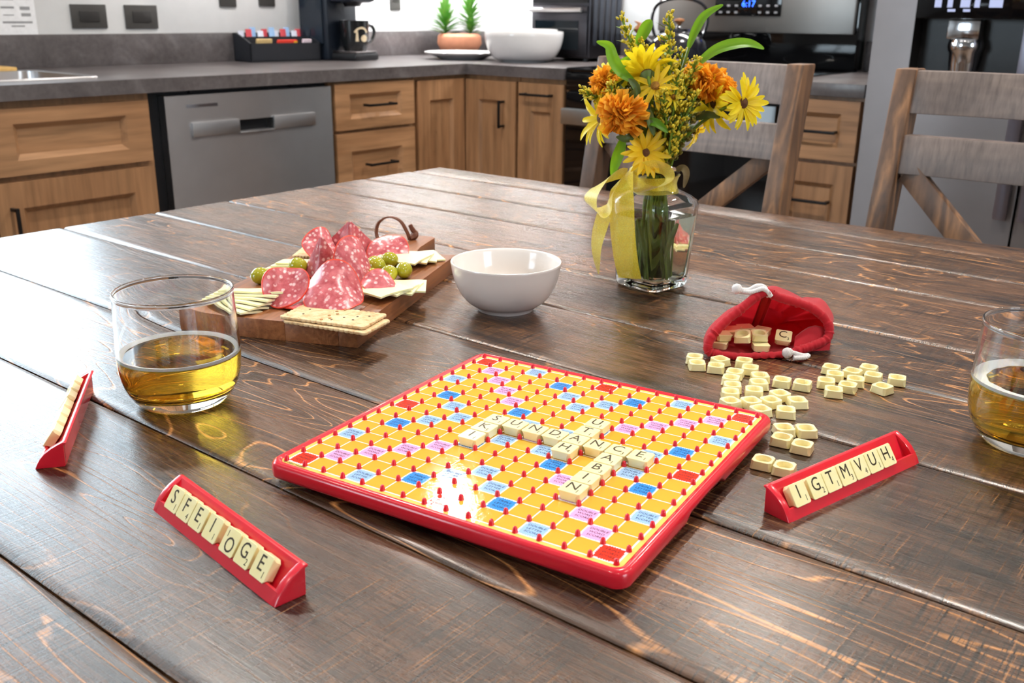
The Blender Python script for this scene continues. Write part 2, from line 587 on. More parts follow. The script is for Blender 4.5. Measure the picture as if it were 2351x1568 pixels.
def shaker(name, parent, mp, u0, u1, z0, z1, rail=.065, stile=None, slope=.014):
    """recessed-panel front: frame with sloped inner edge, panel as its own piece"""
    stile = stile or rail
    wx = W_CABX if mp is mapL else W_CABR
    bm = bmesh.new()
    D = .02
    iu0, iu1, iz0, iz1 = u0 + stile, u1 - stile, z0 + rail, z1 - rail
    def ring(a, b, c, d, dd):
        return [bm.verts.new(mp(a, dd, c)), bm.verts.new(mp(b, dd, c)), bm.verts.new(mp(b, dd, d)), bm.verts.new(mp(a, dd, d))]
    r0 = ring(u0, u1, z0, z1, 0.0)
    r1 = ring(u0, u1, z0, z1, D)
    r2 = ring(iu0, iu1, iz0, iz1, D)
    r3 = ring(iu0 + slope, iu1 - slope, iz0 + slope, iz1 - slope, .007)
    for a, b in ((r0, r1), (r1, r2), (r2, r3)):
        for i in range(4):
            j = (i + 1) % 4
            bm.faces.new((a[i], a[j], b[j], b[i]))
    o = part(name, bm, W_CAB if (z1 - z0) > (u1 - u0) else wx, parent, angle=20)
    bm = bmesh.new(); mbox(bm, mp, iu0 + slope - .002, iu1 - slope + .002, .002, .0072, iz0 + slope - .002, iz1 - slope + .002)
    part('panel', bm, W_CAB if (z1 - z0) > (u1 - u0) else wx, o)
    return o
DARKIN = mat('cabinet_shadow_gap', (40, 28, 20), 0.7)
def cabinet(label, mp, u0, u1, depth=.6, top=.876, body=True):
    t = thing('base_cabinet', label, 'cabinet', mp((u0 + u1) / 2, -.3, 0))
    inv = Vector(t.location)
    def m2(u, d, z):
        p = mp(u, d, z)
        return (p[0] - inv.x, p[1] - inv.y, p[2])
    bm = bmesh.new()
    mbox(bm, m2, u0, u1, -depth, 0.0, .10, top)
    part('carcass', bm, W_CAB, t)
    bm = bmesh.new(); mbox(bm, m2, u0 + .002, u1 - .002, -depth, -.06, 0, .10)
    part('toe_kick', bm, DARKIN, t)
    return t, m2
# generic wrapper: the shaker() grain test needs to know the run
def front(kind, t, m2, run, *a, **k):
    global W_CABX, W_CABR
    f = lambda u, d, z: m2(u, d, z)
    old = (W_CABX, W_CABR)
    if run == 'L':
        W_CABR = W_CABX
    o = shaker(kind, t, f, *a, **k)
    W_CABX, W_CABR = old
    return o
# sink base
c, m2 = cabinet('maple sink base cabinet left of the dishwasher', mapL, .20, 1.068)
front('drawer_front', c, m2, 'L', .622, 1.056, .698, .858, rail=.036, stile=.068)
d = front('door', c, m2, 'L', .622, 1.056, .115, .683)
pull(d, m2, .652, .664, .50, .625, False)
front('drawer_front', c, m2, 'L', .21, .612, .698, .858, rail=.036, stile=.068)
d = front('door', c, m2, 'L', .21, .612, .115, .683)
pull(d, m2, .570, .582, .50, .625, False)
# drawer stack
c, m2 = cabinet('maple drawer cabinet right of the dishwasher', mapL, 1.704, 2.082)
for z0, z1, zh in ((.7215, .868, .797), (.42, .7105, .603), (.115, .409, .31)):
    d = front('drawer', c, m2, 'L', 1.713, 2.073, z0, z1, rail=.034 if z0 > .7 else .06, stile=.062)
    pull(d, m2, 1.832, 1.960, zh - .002, zh + .002)
# corner unit (two doors meeting in the inner corner)
t = thing('corner_cabinet', 'maple corner cabinet with two narrow doors meeting in the inside corner', 'cabinet', (-2.45, 2.68, 0))
iv = Vector(t.location)
mLc = lambda u, d, z: (mapL(u, d, z)[0] - iv.x, mapL(u, d, z)[1] - iv.y, z)
mRc = lambda u, d, z: (mapR(u, d, z)[0] - iv.x, mapR(u, d, z)[1] - iv.y, z)
bm = bmesh.new()
mbox(bm, mLc, 2.086, 2.98, -.60, 0, .10, .876); mbox(bm, mRc, XL, -1.882, -.60, 0, .10, .876)
part('carcass', bm, W_CAB, t)
bm = bmesh.new()
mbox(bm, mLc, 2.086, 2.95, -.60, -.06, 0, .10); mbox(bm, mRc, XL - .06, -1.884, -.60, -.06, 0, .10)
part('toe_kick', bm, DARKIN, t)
front('door', t, mLc, 'L', 2.090, 2.337, .115, .862, rail=.068, stile=.062, slope=.008)
d = front('door', t, mRc, 'R', XL + .022, -1.886, .115, .860, rail=.068, stile=.062, slope=.008)
pull(d, mRc, -1.945, -1.933, .698, .795, False)
# narrow pull-out left of the range
c, m2 = cabinet('narrow maple pull-out cabinet left of the range', mapR, -1.878, -1.672)
d = front('door', c, m2, 'R', -1.873, -1.677, .115, .860, rail=.095, stile=.055, slope=.008)
pull(d, m2, -1.846, -1.720, .820, .824)
# drawers right of the range
c, m2 = cabinet('narrow maple drawer cabinet between range and refrigerator', mapR, -.903, -.655)
for z0, z1, zh in ((.698, .866, .779), (.40, .687, .58), (.115, .389, .29)):
    d = front('drawer', c, m2, 'R', -.895, -.663, z0, z1, rail=.036 if z0 > .6 else .055, stile=.05)
    pull(d, m2, -.842, -.716, zh - .002, zh + .002)

# ---- worktops
CTM = NT('dark_laminate')
_n = CTM.noise(CTM.coord(), 9.0, 6.0, 0.65, 0.8)
_n2 = CTM.noise(CTM.coord(), 70.0, 3.0, 0.6)
CTM.link(CTM.mix(0.25, CTM.ramp(_n, [(0.3, lin((72, 66, 66))), (0.55, lin((96, 90, 90))), (0.75, lin((122, 117, 118)))]), CTM.ramp(_n2, [(0.3, lin((60, 56, 58))), (0.7, lin((120, 114, 114)))])), CTM.b.inputs['Base Color'])
CTM.set(Roughness=0.28)
CTM.bump(_n2, 0.04, 0.0005)
CTOP = CTM.m
bm = bmesh.new()
SX0, SX1, SY0, SY1 = -2.60, -2.245, .22, .985
bm_box(bm, -2.768, -2.112, .18, SY0, .877, CT)
bm_box(bm, -2.768, SX0, SY0, SY1, .877, CT); bm_box(bm, SX1, -2.112, SY0, SY1, .877, CT)
bm_box(bm, -2.768, -2.112, SY1, 3.018, .877, CT)
bm_box(bm, -2.112, -1.673, 2.33, 3.018, .877, CT)
o = part('countertop', bm, CTOP, None)
tag(o, 'dark grey laminate L-shaped countertop over the maple cabinets', 'countertop')
o = boxpart('countertop', CTOP, None, (-.903, -.652, 2.33, 3.018, .877, CT), .002)
tag(o, 'short dark grey countertop between range and refrigerator', 'countertop')
bm = bmesh.new(); bm_box(bm, -2.77, -2.75, .18, 3.018, CT, 1.012)
tag(part('backsplash', bm, CTOP, None, bevel=.002), 'dark grey laminate upstand along the sink wall', 'backsplash')
bm = bmesh.new(); bm_box(bm, -2.75, -1.673, 2.998, 3.02, CT, 1.012)
tag(part('backsplash', bm, CTOP, None, bevel=.002), 'dark grey laminate upstand along the back wall behind potted plant', 'backsplash')
bm = bmesh.new(); bm_box(bm, -.903, -.652, 2.998, 3.02, CT, 1.012)
tag(part('backsplash', bm, CTOP, None, bevel=.002), 'short dark grey laminate upstand beside the refrigerator', 'backsplash')
# sink
t = thing('sink', 'stainless drop-in kitchen sink in the dark countertop', 'sink', (-2.42, .6, CT))
bm = bmesh.new()
def rr(x0, x1, y0, y1, r, z, n=5):
    out = []
    for cx, cy, a0 in ((x1 - r, y1 - r, 0), (x0 + r, y1 - r, 90), (x0 + r, y0 + r, 180), (x1 - r, y0 + r, 270)):
        for k in range(n + 1):
            a = R(a0 + 90 * k / n)
            out.append((cx + r * math.cos(a), cy + r * math.sin(a), z))
    return out
def off(pts, o):
    return [(p[0] - o[0], p[1] - o[1], p[2] - o[2]) for p in pts]
O = (-2.42, .6, CT)
bm_rings(bm, [off(rr(SX0 - .012, SX1 + .012, SY0 - .012, SY1 + .012, .03, CT + .0005), O), off(rr(SX0 - .010, SX1 + .010, SY0 - .010, SY1 + .010, .03, CT + .004), O),
              off(rr(SX0 + .012, SX1 - .012, SY0 + .012, SY1 - .012, .04, CT + .003), O), off(rr(SX0 + .02, SX1 - .02, SY0 + .02, SY1 - .02, .05, CT - .17), O)], cap1=True)
part('basin', bm, STEEL, t)
bm = bmesh.new(); bm_lathe(bm, [(0, .004), (.03, .004), (.04, .0)], 24, cz=-.168)
part('drain', bm, CHROME, t)

# ---- dishwasher
t = thing('dishwasher', 'stainless steel dishwasher with pocket handle between maple cabinets', 'dishwasher', (-2.44, 1.386, 0))
iv = Vector(t.location)
mD = lambda u, d, z: (XL + d - iv.x, u - iv.y, z)
bm = bmesh.new(); mbox(bm, mD, 1.075, 1.700, -.58, -.012, .02, .872)
part('tub', bm, BLACKP, t)
bm = bmesh.new()   # door skin with pocket cut out
hz0, hz1, hu0, hu1 = .752, .785, 1.338, 1.462
for b in ((1.104, 1.696, .11, hz0), (1.104, hu0, hz0, hz1), (hu1, 1.696, hz0, hz1), (1.104, 1.696, hz1, .864)):
    mbox(bm, mD, b[0], b[1], -.01, .022, b[2], b[3])
bmesh.ops.remove_doubles(bm, verts=bm.verts, dist=1e-5)
dr = part('door', bm, STEEL, t)
bm = bmesh.new()
for b in ((1.180, hu0, .750, .789), (hu1, 1.622, .750, .789), (hu0, hu1, .7475, .752)):
    mbox(bm, mD, b[0], b[1], .02, .030, b[2], b[3])
part('handle', bm, mat('brushed_handle', (196, 196, 198), 0.38, 1.0, 0.04, 8), dr, bevel=.002)
bm = bmesh.new(); mbox(bm, mD, hu0, hu1, -.012, -.006, hz0, hz1)
part('handle_pocket', bm, BLACKP, dr)
bm = bmesh.new(); mbox(bm, mD, 1.170, 1.272, .0222, .0228, .830, .8385)
part('badge', bm, CHROME, dr)
for u in (1.20, 1.56):
    bm = bmesh.new(); mbox(bm, mD, u, u + .02, -.02, .0, .866, .876)
    part('mounting_clip', bm, BLACKP, t)

# ---- range
t = thing('range', 'stainless and black glass electric range with upright control panel', 'stove', (-1.288, 2.68, 0))
iv = Vector(t.location)
mG = lambda u, d, z: (u - iv.x, YR - d - iv.y, z)
RU0, RU1 = -1.667, -.909
bm = bmesh.new(); mbox(bm, mG, RU0, RU1, -.64, -.005, .05, .905)
part('body', bm, BLACKP, t)
bm = bmesh.new(); mbox(bm, mG, RU0 - .003, RU1 + .003, -.60, .018, .905, .918)
ck = part('cooktop', bm, BLACKG, t, bevel=.003)
for (cu, cd, r) in ((-1.46, -.13, .10), (-1.11, -.13, .085), (-1.46, -.42, .075), (-1.11, -.42, .10)):
    bm = bmesh.new()
    bm_rings(bm, [[(mG(cu, cd, .9184)[0] + q * math.cos(a), mG(cu, cd, .9184)[1] + q * math.sin(a), .9184) for a in [2 * PI * k / 40 for k in range(40)]] for q in (r - .004, r)])
    part('burner_mark', bm, mat('burner_print', (90, 92, 96), 0.3), ck)
bm = bmesh.new(); mbox(bm, mG, RU0, RU1, -.004, .022, .845, .900)
part('front_trim', bm, BLACKG, t, bevel=.002)
bm = bmesh.new(); mbox(bm, mG, RU0, RU1, -.004, .02, .30, .840)
dr = part('oven_door', bm, BLACKG, t, bevel=.003)
bm = bmesh.new()
mbox(bm, mG, RU0 + .02, RU1 - .03, .05, .078, .738, .790)
for u in (RU0 + .03, RU1 - .075):
    mbox(bm, mG, u, u + .03, .018, .055, .745, .783)
part('handle', bm, mat('range_handle_steel', (188, 196, 200), 0.28, 1.0, 0.03), dr, bevel=.004)
bm = bmesh.new(); mbox(bm, mG, RU0, RU1, -.004, .02, .06, .292)
part('drawer', bm, BLACKG, t, bevel=.003)
# back guard
BG = 2.93
bm = bmesh.new()
bx = lambda x0, x1, y0, y1, z0, z1: bm_box(bm, x0 - iv.x, x1 - iv.x, y0 - iv.y, y1 - iv.y, z0, z1)
bx(RU0 + .0, RU1, BG + .0, BG + .07, .918, 1.20)
g = part('back_guard', bm, BLACKG, t, bevel=.003)
bm = bmesh.new(); bx(RU0 + .004, RU1 - .008, BG - .02, BG - .0005, 1.032, 1.20)
g2 = part('control_fascia', bm, STEEL_G, t, bevel=.006)
bm = bmesh.new(); bx(-1.428, -1.178, BG - .0225, BG - .0205, 1.088, 1.18)
part('control_glass', bm, BLACKG, g2, bevel=.002)
bm = bmesh.new()
for i in range(8):
    for j in range(2):
        if 2 < i < 5:
            continue
        x = -1.412 + i * .03
        z = 1.097 + j * .022
        bx(x, x + .012, BG - .0231, BG - .0226, z, z + .007)
part('key_marks', bm, mat('grey_key_print', (130, 130, 135), 0.5), g2)
def text_mesh(s, size, mats, xs=1.0, shear=0.0, extrude=0.00003, align='CENTER', valign='CENTER', off=0.0, space=1.0, line=1.0):
    cu = bpy.data.curves.new('text', 'FONT')
    cu.body = s
    cu.size = size
    cu.align_x = align
    cu.align_y = valign
    cu.resolution_u = 3
    cu.extrude = extrude
    cu.shear = shear
    cu.offset = off
    cu.space_character = space
    cu.space_line = line
    ob = bpy.data.objects.new('text', cu)
    COL.objects.link(ob)
    dg = bpy.context.evaluated_depsgraph_get()
    dg.update()
    me = bpy.data.meshes.new_from_object(ob.evaluated_get(dg))
    bpy.data.objects.remove(ob)
    bpy.data.curves.remove(cu)
    if xs != 1.0:
        for v in me.vertices:
            v.co.x *= xs
    me.materials.clear()
    me.materials.append(mats)
    return me
BLUEE = emit('blue_digits', (40, 90, 255), 6.0)
o = put('clock_digits', text_mesh('6:17', .03, BLUEE), g2, (-1.300 - iv.x, BG - .0229 - iv.y, 1.128), (R(90), 0, 0))

# ---- kettle
t = thing('kettle', 'black enamel stovetop kettle with wooden knob on the range', 'kettle', (-1.43, 2.66, .918))
bm = bmesh.new()
bm_lathe(bm, [(0, 0), (.085, .0), (.098, .006), (.105, .02), (.104, .05), (.092, .085), (.07, .108), (.045, .116), (.043, .12), (0, .124)], 40)
ENA = mat('black_enamel', (24, 25, 32), 0.16, 0, 0.1, coat=0.6)
KW = mat('kettle_beech', (150, 98, 60), 0.45)
part('body', bm, ENA, t)
bm = bmesh.new(); bm_lathe(bm, [(.04, .118), (.036, .127), (.012, .131), (.006, .14), (.0, .14)], 24)
l = part('lid', bm, ENA, t)
bm = bmesh.new(); bm_lathe(bm, [(.006, .138), (.008, .144), (.018, .152), (.016, .158), (0, .161)], 20)
part('knob', bm, KW, l)
bm = bmesh.new(); bm_tube(bm, [(-.06, -.05, .06), (-.085, -.07, .085), (-.102, -.084, .115)], [.02, .015, .012], 14)
part('spout', bm, ENA, t)
bm = bmesh.new(); bm_tube(bm, [(-.098, -.081, .11), (-.112, -.093, .126), (-.104, -.086, .142), (-.118, -.097, .15)], [.014, .013, .008, .002], 10)
part('whistle_cap', bm, KW, t)
bm = bmesh.new()
bm_tube(bm, spline([(-.075, -.03, .10), (-.088, -.035, .15), (-.075, -.03, .20), (-.03, -.012, .222), (.03, .012, .222), (.075, .03, .20), (.088, .035, .15), (.075, .03, .10)], 5), .0055, 8)
part('handle', bm, ENA, t)

# ---- toaster oven
t = thing('toaster_oven', 'dark stainless countertop oven with glass door behind white bowls', 'oven', (-2.016, 2.885, CT))
DK = mat('dark_bronze_steel', (78, 76, 80), 0.32, 1.0, 0.06, 8)
bm = bmesh.new(); bm_box(bm, -.140, .140, -.11, .11, .012, .36)
part('housing', bm, DK, t, bevel=.008)
bm = bmesh.new(); bm_box(bm, -.132, .13, -.1185, -.1105, .022, .202)
dr = part('door', bm, DK, t, bevel=.003)
bm = bmesh.new(); bm_box(bm, -.114, .092, -.1205, -.1186, .044, .150)
part('door_glass', bm, mat('oven_glass', (20, 28, 34), 0.05), dr)
bm = bmesh.new()
bm_tube(bm, [(-.125, -.142, .188), (.118, -.142, .188)], .008, 12)
for x in (-.11, .10):
    bm_tube(bm, [(x, -.117, .188), (x, -.142, .188)], .006, 8)
part('handle', bm, STEEL, dr)
bm = bmesh.new(); bm_box(bm, -.13, .13, -.1155, -.1105, .215, .345)
part('control_panel', bm, BLACKP, t)
bm = bmesh.new()
for i in range(5):
    bm_box(bm, .1402, .1412, -.09 + i * .04, -.065 + i * .04, .06, .30)
part('side_vents', bm, mat('vent_grey', (64, 68, 78), 0.4, 0.6), t)
for x in (-.11, .11):
    for y in (-.09, .09):
        bm = bmesh.new(); bm_lathe(bm, [(0, 0), (.012, 0), (.012, .0125), (0, .0125)], 12, x, y)
        part('foot', bm, BLACKP, t)

# ---- white bowls and plate on the worktop
def bowl_mesh(name, rr_, h, foot, th, rim):
    bm = bmesh.new()
    prof = [(0, .004), (foot * .8, .004), (foot * .86, 0), (foot, 0), (foot * 1.02, .004)]
    n = 10
    for k in range(1, n + 1):
        a = k / n
        prof.append((foot * 1.02 + (rr_ - foot * 1.02) * math.sin(a * PI / 2) ** .85, .004 + (h - .004) * (1 - math.cos(a * PI / 2)) ** .9))
    prof.append((rr_ - rim * .2, h + rim * .35)); prof.append((rr_ - rim * .8, h + rim * .2)); prof.append((rr_ - rim, h - rim * .4))
    for k in range(n - 1, -1, -1):
        a = k / n
        prof.append((max(0, (foot - th * 1.0) + (rr_ - rim - (foot - th)) * math.sin(a * PI / 2) ** .85) if k else foot * .6, .006 + th * .6 + (h - .01 - th * .6) * (1 - math.cos(a * PI / 2)) ** .9))
    prof.append((0, .006 + th * .6))
    bm_lathe(bm, prof, 56)
    return to_mesh(name, bm, WHITEC, angle=60)
o = put('serving_bowl', bowl_mesh('serving_bowl', .150, .108, .085, .006, .008), None, (-2.065, 2.612, CT))
tag(o, 'large white serving bowl on the worktop, lower of the stacked pair', 'bowl')
o = put('serving_bowl', bowl_mesh('serving_bowl_inner', .128, .103, .07, .005, .006), None, (-2.065, 2.612, CT + .013))
tag(o, 'smaller white serving bowl nested inside the large bowl beside countertop oven', 'bowl')
bm = bmesh.new()
bm_lathe(bm, [(0, .0), (.085, 0), (.09, .003), (.13, .018), (.148, .024), (.150, .027), (.147, .029), (.128, .023), (.088, .009), (0, .008)], 56)
o = part('serving_plate', bm, WHITEC, None, (-2.355, 2.585, CT))
tag(o, 'shallow white plate on the worktop in front of the potted plant', 'plate')

# ---- potted succulent
t = thing('potted_plant', 'two spiky green succulents in a low terracotta pot', 'plant', (-2.60, 2.845, CT))
bm = bmesh.new()
bm_lathe(bm, [(0, 0), (.055, 0), (.08, .02), (.096, .05), (.093, .078), (.08, .09), (.074, .088), (.082, .07), (0, .068)], 40)
part('pot', bm, mat('terracotta', (190, 128, 98), 0.7, 0, 0.08, 40), t)
bm = bmesh.new(); bm_lathe(bm, [(0, .07), (.07, .07), (.082, .066)], 24)
part('soil', bm, mat('soil', (60, 46, 36), 0.9), t)
LEAFS = mat('succulent_green', (92, 146, 62), 0.4, 0, 0.25, 30, sss=.1)
def spiky(cx, cy, zb, h, n, ln):
    bm = bmesh.new()
    for i in range(n):
        a = i * 2.4 + random.random() * .3
        tt = i / n
        el = R(5 + 75 * tt)
        L = ln * (1 - .35 * tt)
        d = Vector((math.cos(a) * math.cos(el), math.sin(a) * math.cos(el), math.sin(el)))
        s = Vector((-math.sin(a), math.cos(a), 0))
        b = Vector((cx, cy, zb + h * tt))
        m = b + d * L * .5 + Vector((0, 0, .004))
        e = b + d * L
        w = .0095
        vs = [bm.verts.new(p) for p in (b - s * w * .5, b + s * w * .5, m + s * w, e, m - s * w)]
        up = bm.verts.new(m - Vector((0, 0, .004)))
        for f in ((0, 1, 5), (1, 2, 5), (2, 3, 5), (3, 4, 5), (4, 0, 5)):
            bm.faces.new([vs[i_] if i_ < 5 else up for i_ in f])
        bm.faces.new(vs)
    p = part('rosette', bm, LEAFS, t)
    bm = bmesh.new(); bm_tube(bm, [(cx, cy, .06), (cx, cy, zb + h)], .005, 8)
    part('stem', bm, LEAFS, p)
spiky(-.045, -.04, .085, .10, 64, .095)
spiky(.035, .03, .110, .12, 64, .085)
spiky(.045, .02, .09, .04, 30, .06)

# ---- coffee maker
t = thing('coffee_maker', 'navy black single-serve coffee maker on the worktop', 'coffee maker', (-2.60, 2.175, CT), R(8))
NV = mat('navy_plastic', (24, 30, 40), 0.33, 0, 0.08)
bm = bmesh.new(); bm_box(bm, -.12, .01, -.085, .085, .0, .34)
part('column', bm, NV, t, bevel=.012)
bm = bmesh.new(); bm_box(bm, -.12, .115, -.075, .075, .205, .34)
h = part('brew_head', bm, NV, t, bevel=.02)
bm = bmesh.new(); bm_lathe(bm, [(0, .192), (.03, .192), (.038, .206), (.0, .21)], 24, .06, 0)
part('brew_spout', bm, BLACKP, h)
bm = bmesh.new(); bm_box(bm, -.11, .125, -.07, .07, .0, .028)
part('base', bm, BLACKP, t, bevel=.01)
bm = bmesh.new(); bm_box(bm, .005, .12, -.062, .062, .029, .034)
part('drip_tray', bm, STEEL_D, t, bevel=.002)
bm = bmesh.new(); bm_box(bm, -.118, -.01, -.093, -.0865, .06, .32)
part('water_tank', bm, mat('tank_smoke', (30, 38, 48), 0.15), t)

# ---- mug
t = thing('mug', 'black mug with cream round emblem on the coffee maker tray', 'mug', (-2.53, 2.180, CT + .0345), R(8))
bm = bmesh.new()
bm_lathe(bm, [(0, .002), (.034, 0), (.038, .004), (.043, .03), (.047, .09), (.0475, .098), (.0455, .098), (.043, .09), (.039, .03), (.034, .008), (0, .006)], 40)
MUG = mat('black_glaze', (24, 26, 28), 0.15, coat=.4)
part('body', bm, MUG, t)
bm = bmesh.new(); bm_tube(bm, spline([(.006, .044, .075), (.010, .068, .083), (.012, .086, .065), (.010, .075, .035), (.006, .041, .022)], 5), .0058, 10)
part('handle', bm, MUG, t)
EMB = mat('cream_emblem', (226, 206, 172), 0.5)
def on_mug(a, z):
    r = .0436 + .004 * (z - .03) / .06 + .0006
    return (r * math.cos(a), r * math.sin(a), z)
bm = bmesh.new()
ca = R(-22)
def patch(pts):
    vs = [bm.verts.new(on_mug(ca + x / .045, .052 + y)) for x, y in pts]
    bm.faces.new(vs)
for k in range(14):
    a0, a1 = R(20 + k * 10), R(30 + k * 10)
    patch([(.026 * math.cos(a0), .026 * math.sin(a0)), (.026 * math.cos(a1), .026 * math.sin(a1)), (.020 * math.cos(a1), .020 * math.sin(a1)), (.020 * math.cos(a0), .020 * math.sin(a0))])
for i in range(6):
    y0, y1 = -.02 + i * .006, -.014 + i * .006
    patch([(-.020 + i * .0006, y0), (-.009 - i * .0006, y0), (-.0096 - i * .0006, y1), (-.0194 + i * .0006, y1)])
for i in range(6):
    a0, a1 = R(i * 30), R(i * 30 + 30)
    patch([(.011, -.012), (.011 + .013 * math.cos(a0), -.012 + .013 * math.sin(a0)), (.011 + .013 * math.cos(a1), -.012 + .013 * math.sin(a1))])
    a0, a1 = -a0, -a1
    patch([(.011, -.012), (.011 + .012 * math.cos(a0), -.012 + .010 * math.sin(a0)), (.011 + .012 * math.cos(a1), -.012 + .010 * math.sin(a1))])
part('emblem', bm, EMB, t)
t.scale = (1.15, 1.15, 1.1)

# ---- tea and sugar caddy
t = thing('tea_caddy', 'black open-top caddy holding tea packets', 'box', (-2.676, 1.935, CT), R(-7))
bm = bmesh.new()
w, dp, hf, hb, th = .145, .058, .064, .098, .006
bm_box(bm, dp - th, dp, -w, w, 0, hf); bm_box(bm, -dp, -dp + th, -w, w, 0, hb); bm_box(bm, -dp, dp, -w, w, 0, th)
for y0 in (-w, w - th):
    vs = [(-dp, 0), (dp, 0), (dp, hf), (dp - .03, hf + .012), (-dp + .02, hb), (-dp, hb)]
    a = [bm.verts.new((x, y0, z)) for x, z in vs]; b = [bm.verts.new((x, y0 + th, z)) for x, z in vs]
    bm.faces.new(a); bm.faces.new(list(reversed(b)))
    for i in range(6):
        j = (i + 1) % 6
        bm.faces.new((a[i], a[j], b[j], b[i]))
part('tray', bm, mat('black_stain', (34, 36, 42), 0.4), t)
bm = bmesh.new(); bm_box(bm, -.012, -.008, -w + th, w - th, th, .085)
part('divider', bm, mat('black_stain', (34, 36, 42), 0.4), t)
PK = [((214, 218, 232), 'pale'), ((200, 70, 80), 'red'), ((150, 185, 225), 'blue'), ((235, 232, 236), 'white')]
caddy = Matrix.Translation((-2.676, 1.935, CT)) @ Matrix.Rotation(R(-7), 4, 'Z')
for i in range(11):
    c, nm = PK[(i * 5 + i // 3) % 4]
    bm = bmesh.new()
    bm_box(bm, -.0015, .0015, -.0115, .0115, 0, .098 + .006 * (i % 3))
    p = caddy @ Vector((-.034 + (i % 2) * .012, -.118 + i * .0235, .0075))
    o = part('sweetener_packet', bm, mat('packet_' + nm, c, 0.5), None, p, (0, R(-8), R(-7)), bevel=.0008)
    tag(o, '%s paper packet, %s from the sink end, standing at the back of the tea caddy' % (nm, ('first', 'second', 'third', 'fourth', 'fifth', 'sixth', 'seventh', 'eighth', 'ninth', 'tenth', 'eleventh')[i]), 'packet', 'packets in the back of the tea caddy')
for nm, c, y0, y1, h in (('kraft brown', (205, 176, 122), -.105, -.045, .072), ('red and yellow', (222, 60, 44), -.02, .06, .068), ('white and pink', (226, 208, 218), .085, .12, .07)):
    bm = bmesh.new(); bm_box(bm, -.006, .006, (y0 - y1) / 2, (y1 - y0) / 2, 0, h)
    p = caddy @ Vector((.022, (y0 + y1) / 2, .0075))
    o = part('tea_packet', bm, mat('packet_' + nm.replace(' ', '_'), c, 0.5, 0, 0.15), None, p, (0, R(12), R(-7)), bevel=.002)
    tag(o, nm + ' packet leaning in the front of the black tea caddy', 'packet')
    if nm.startswith('red'):
        bm = bmesh.new(); bm_box(bm, .0062, .0066, (y1 - y0) / 2 - .016, (y1 - y0) / 2 - .002, .02, h - .003)
        part('label_band', bm, mat('packet_yellow', (240, 190, 50), 0.5), o)

# ---- outlets, notice, soap
PL = mat('charcoal_plate', (66, 64, 62), 0.4)
def outlet(y0, y1, z0, z1, label):
    t = thing('outlet', label, 'outlet', (-2.77, (y0 + y1) / 2, (z0 + z1) / 2))
    hy, hz = (y1 - y0) / 2, (z1 - z0) / 2
    bm = bmesh.new(); bm_box(bm, .0, .006, -hy, hy, -hz, hz)
    part('cover_plate', bm, PL, t, bevel=.002)
    bm = bmesh.new(); bm_box(bm, .006, .009, -hy * .55, hy * .55, -hz * .45, hz * .45)
    part('socket', bm, mat('charcoal_socket', (48, 46, 45), 0.35), t, bevel=.001)
outlet(1.213, 1.332, 1.029, 1.101, 'charcoal wall outlet nearest the paper notice')
outlet(1.396, 1.514, 1.027, 1.101, 'charcoal wall outlet second from the paper notice')
outlet(1.764, 1.834, 1.099, 1.22, 'charcoal upright outlet above the tea caddy, nearer the sink')
outlet(1.934, 2.006, 1.103, 1.22, 'charcoal upright outlet above the tea caddy, nearer the coffee maker')
outlet(2.60, 2.66, 1.095, 1.215, 'charcoal upright outlet between coffee maker and potted plant')
t = thing('notice', 'white printed paper notice taped to the wall by the sink', 'notice', (-2.769, 1.045, 1.10))
bm = bmesh.new(); bm_box(bm, 0, .001, -.06, .058, -.088, .10)
part('paper', bm, mat('notice_paper', (236, 236, 238), 0.6), t)
bm = bmesh.new()
for y0, y1, z, hh in ((-.045, -.005, -.014, .006), (-.04, -.008, -.034, .003), (.015, .042, .012, .012), (.012, .042, -.018, .010), (.014, .043, -.036, .009), (-.044, .045, -.056, .006), (-.02, .02, -.066, .004), (-.045, -.004, .01, .016)):
    bm_box(bm, .001, .0013, y0, y1, z, z + hh)
part('printed_lines', bm, mat('notice_ink', (150, 150, 152), 0.6), t)
t = thing('soap_bottle', 'dark blue soap bottle at the frame edge behind the sink', 'bottle', (-2.66, .885, CT))
bm = bmesh.new(); bm_lathe(bm, [(0, .014), (.03, .014), (.034, .02), (.031, .10), (.02, .12), (.012, .125), (.012, .14), (0, .14)], 28)
part('bottle', bm, mat('navy_bottle', (30, 52, 70), 0.15, coat=.5), t)
bm = bmesh.new(); bm_tube(bm, [(0, 0, .14), (0, 0, .165), (.03, 0, .168)], .004, 8)
part('pump', bm, BLACKP, t)
o = boxpart('soap_tray', mat('pale_bamboo', (226, 184, 112), 0.5, 0, .1), None, (-2.70, -2.60, .80, .945, CT, CT + .0135), .003)
tag(o, 'pale wooden tray under the dark soap bottle', 'tray')

# ---- refrigerator
t = thing('refrigerator', 'grey stainless French-door refrigerator with water dispenser', 'refrigerator', (-.15, 2.62, 0))
iv = Vector(t.location)
bm = bmesh.new()
def fb(x0, x1, y0, y1, z0, z1):
    bm_box(bm, x0 - iv.x, x1 - iv.x, y0 - iv.y, y1 - iv.y, z0, z1)
fb(-.598, .30, 2.29, 3.0, .03, 1.78)
part('cabinet', bm, mat('fridge_side_grey', (92, 92, 98), 0.5), t, bevel=.004)
FY = 2.20
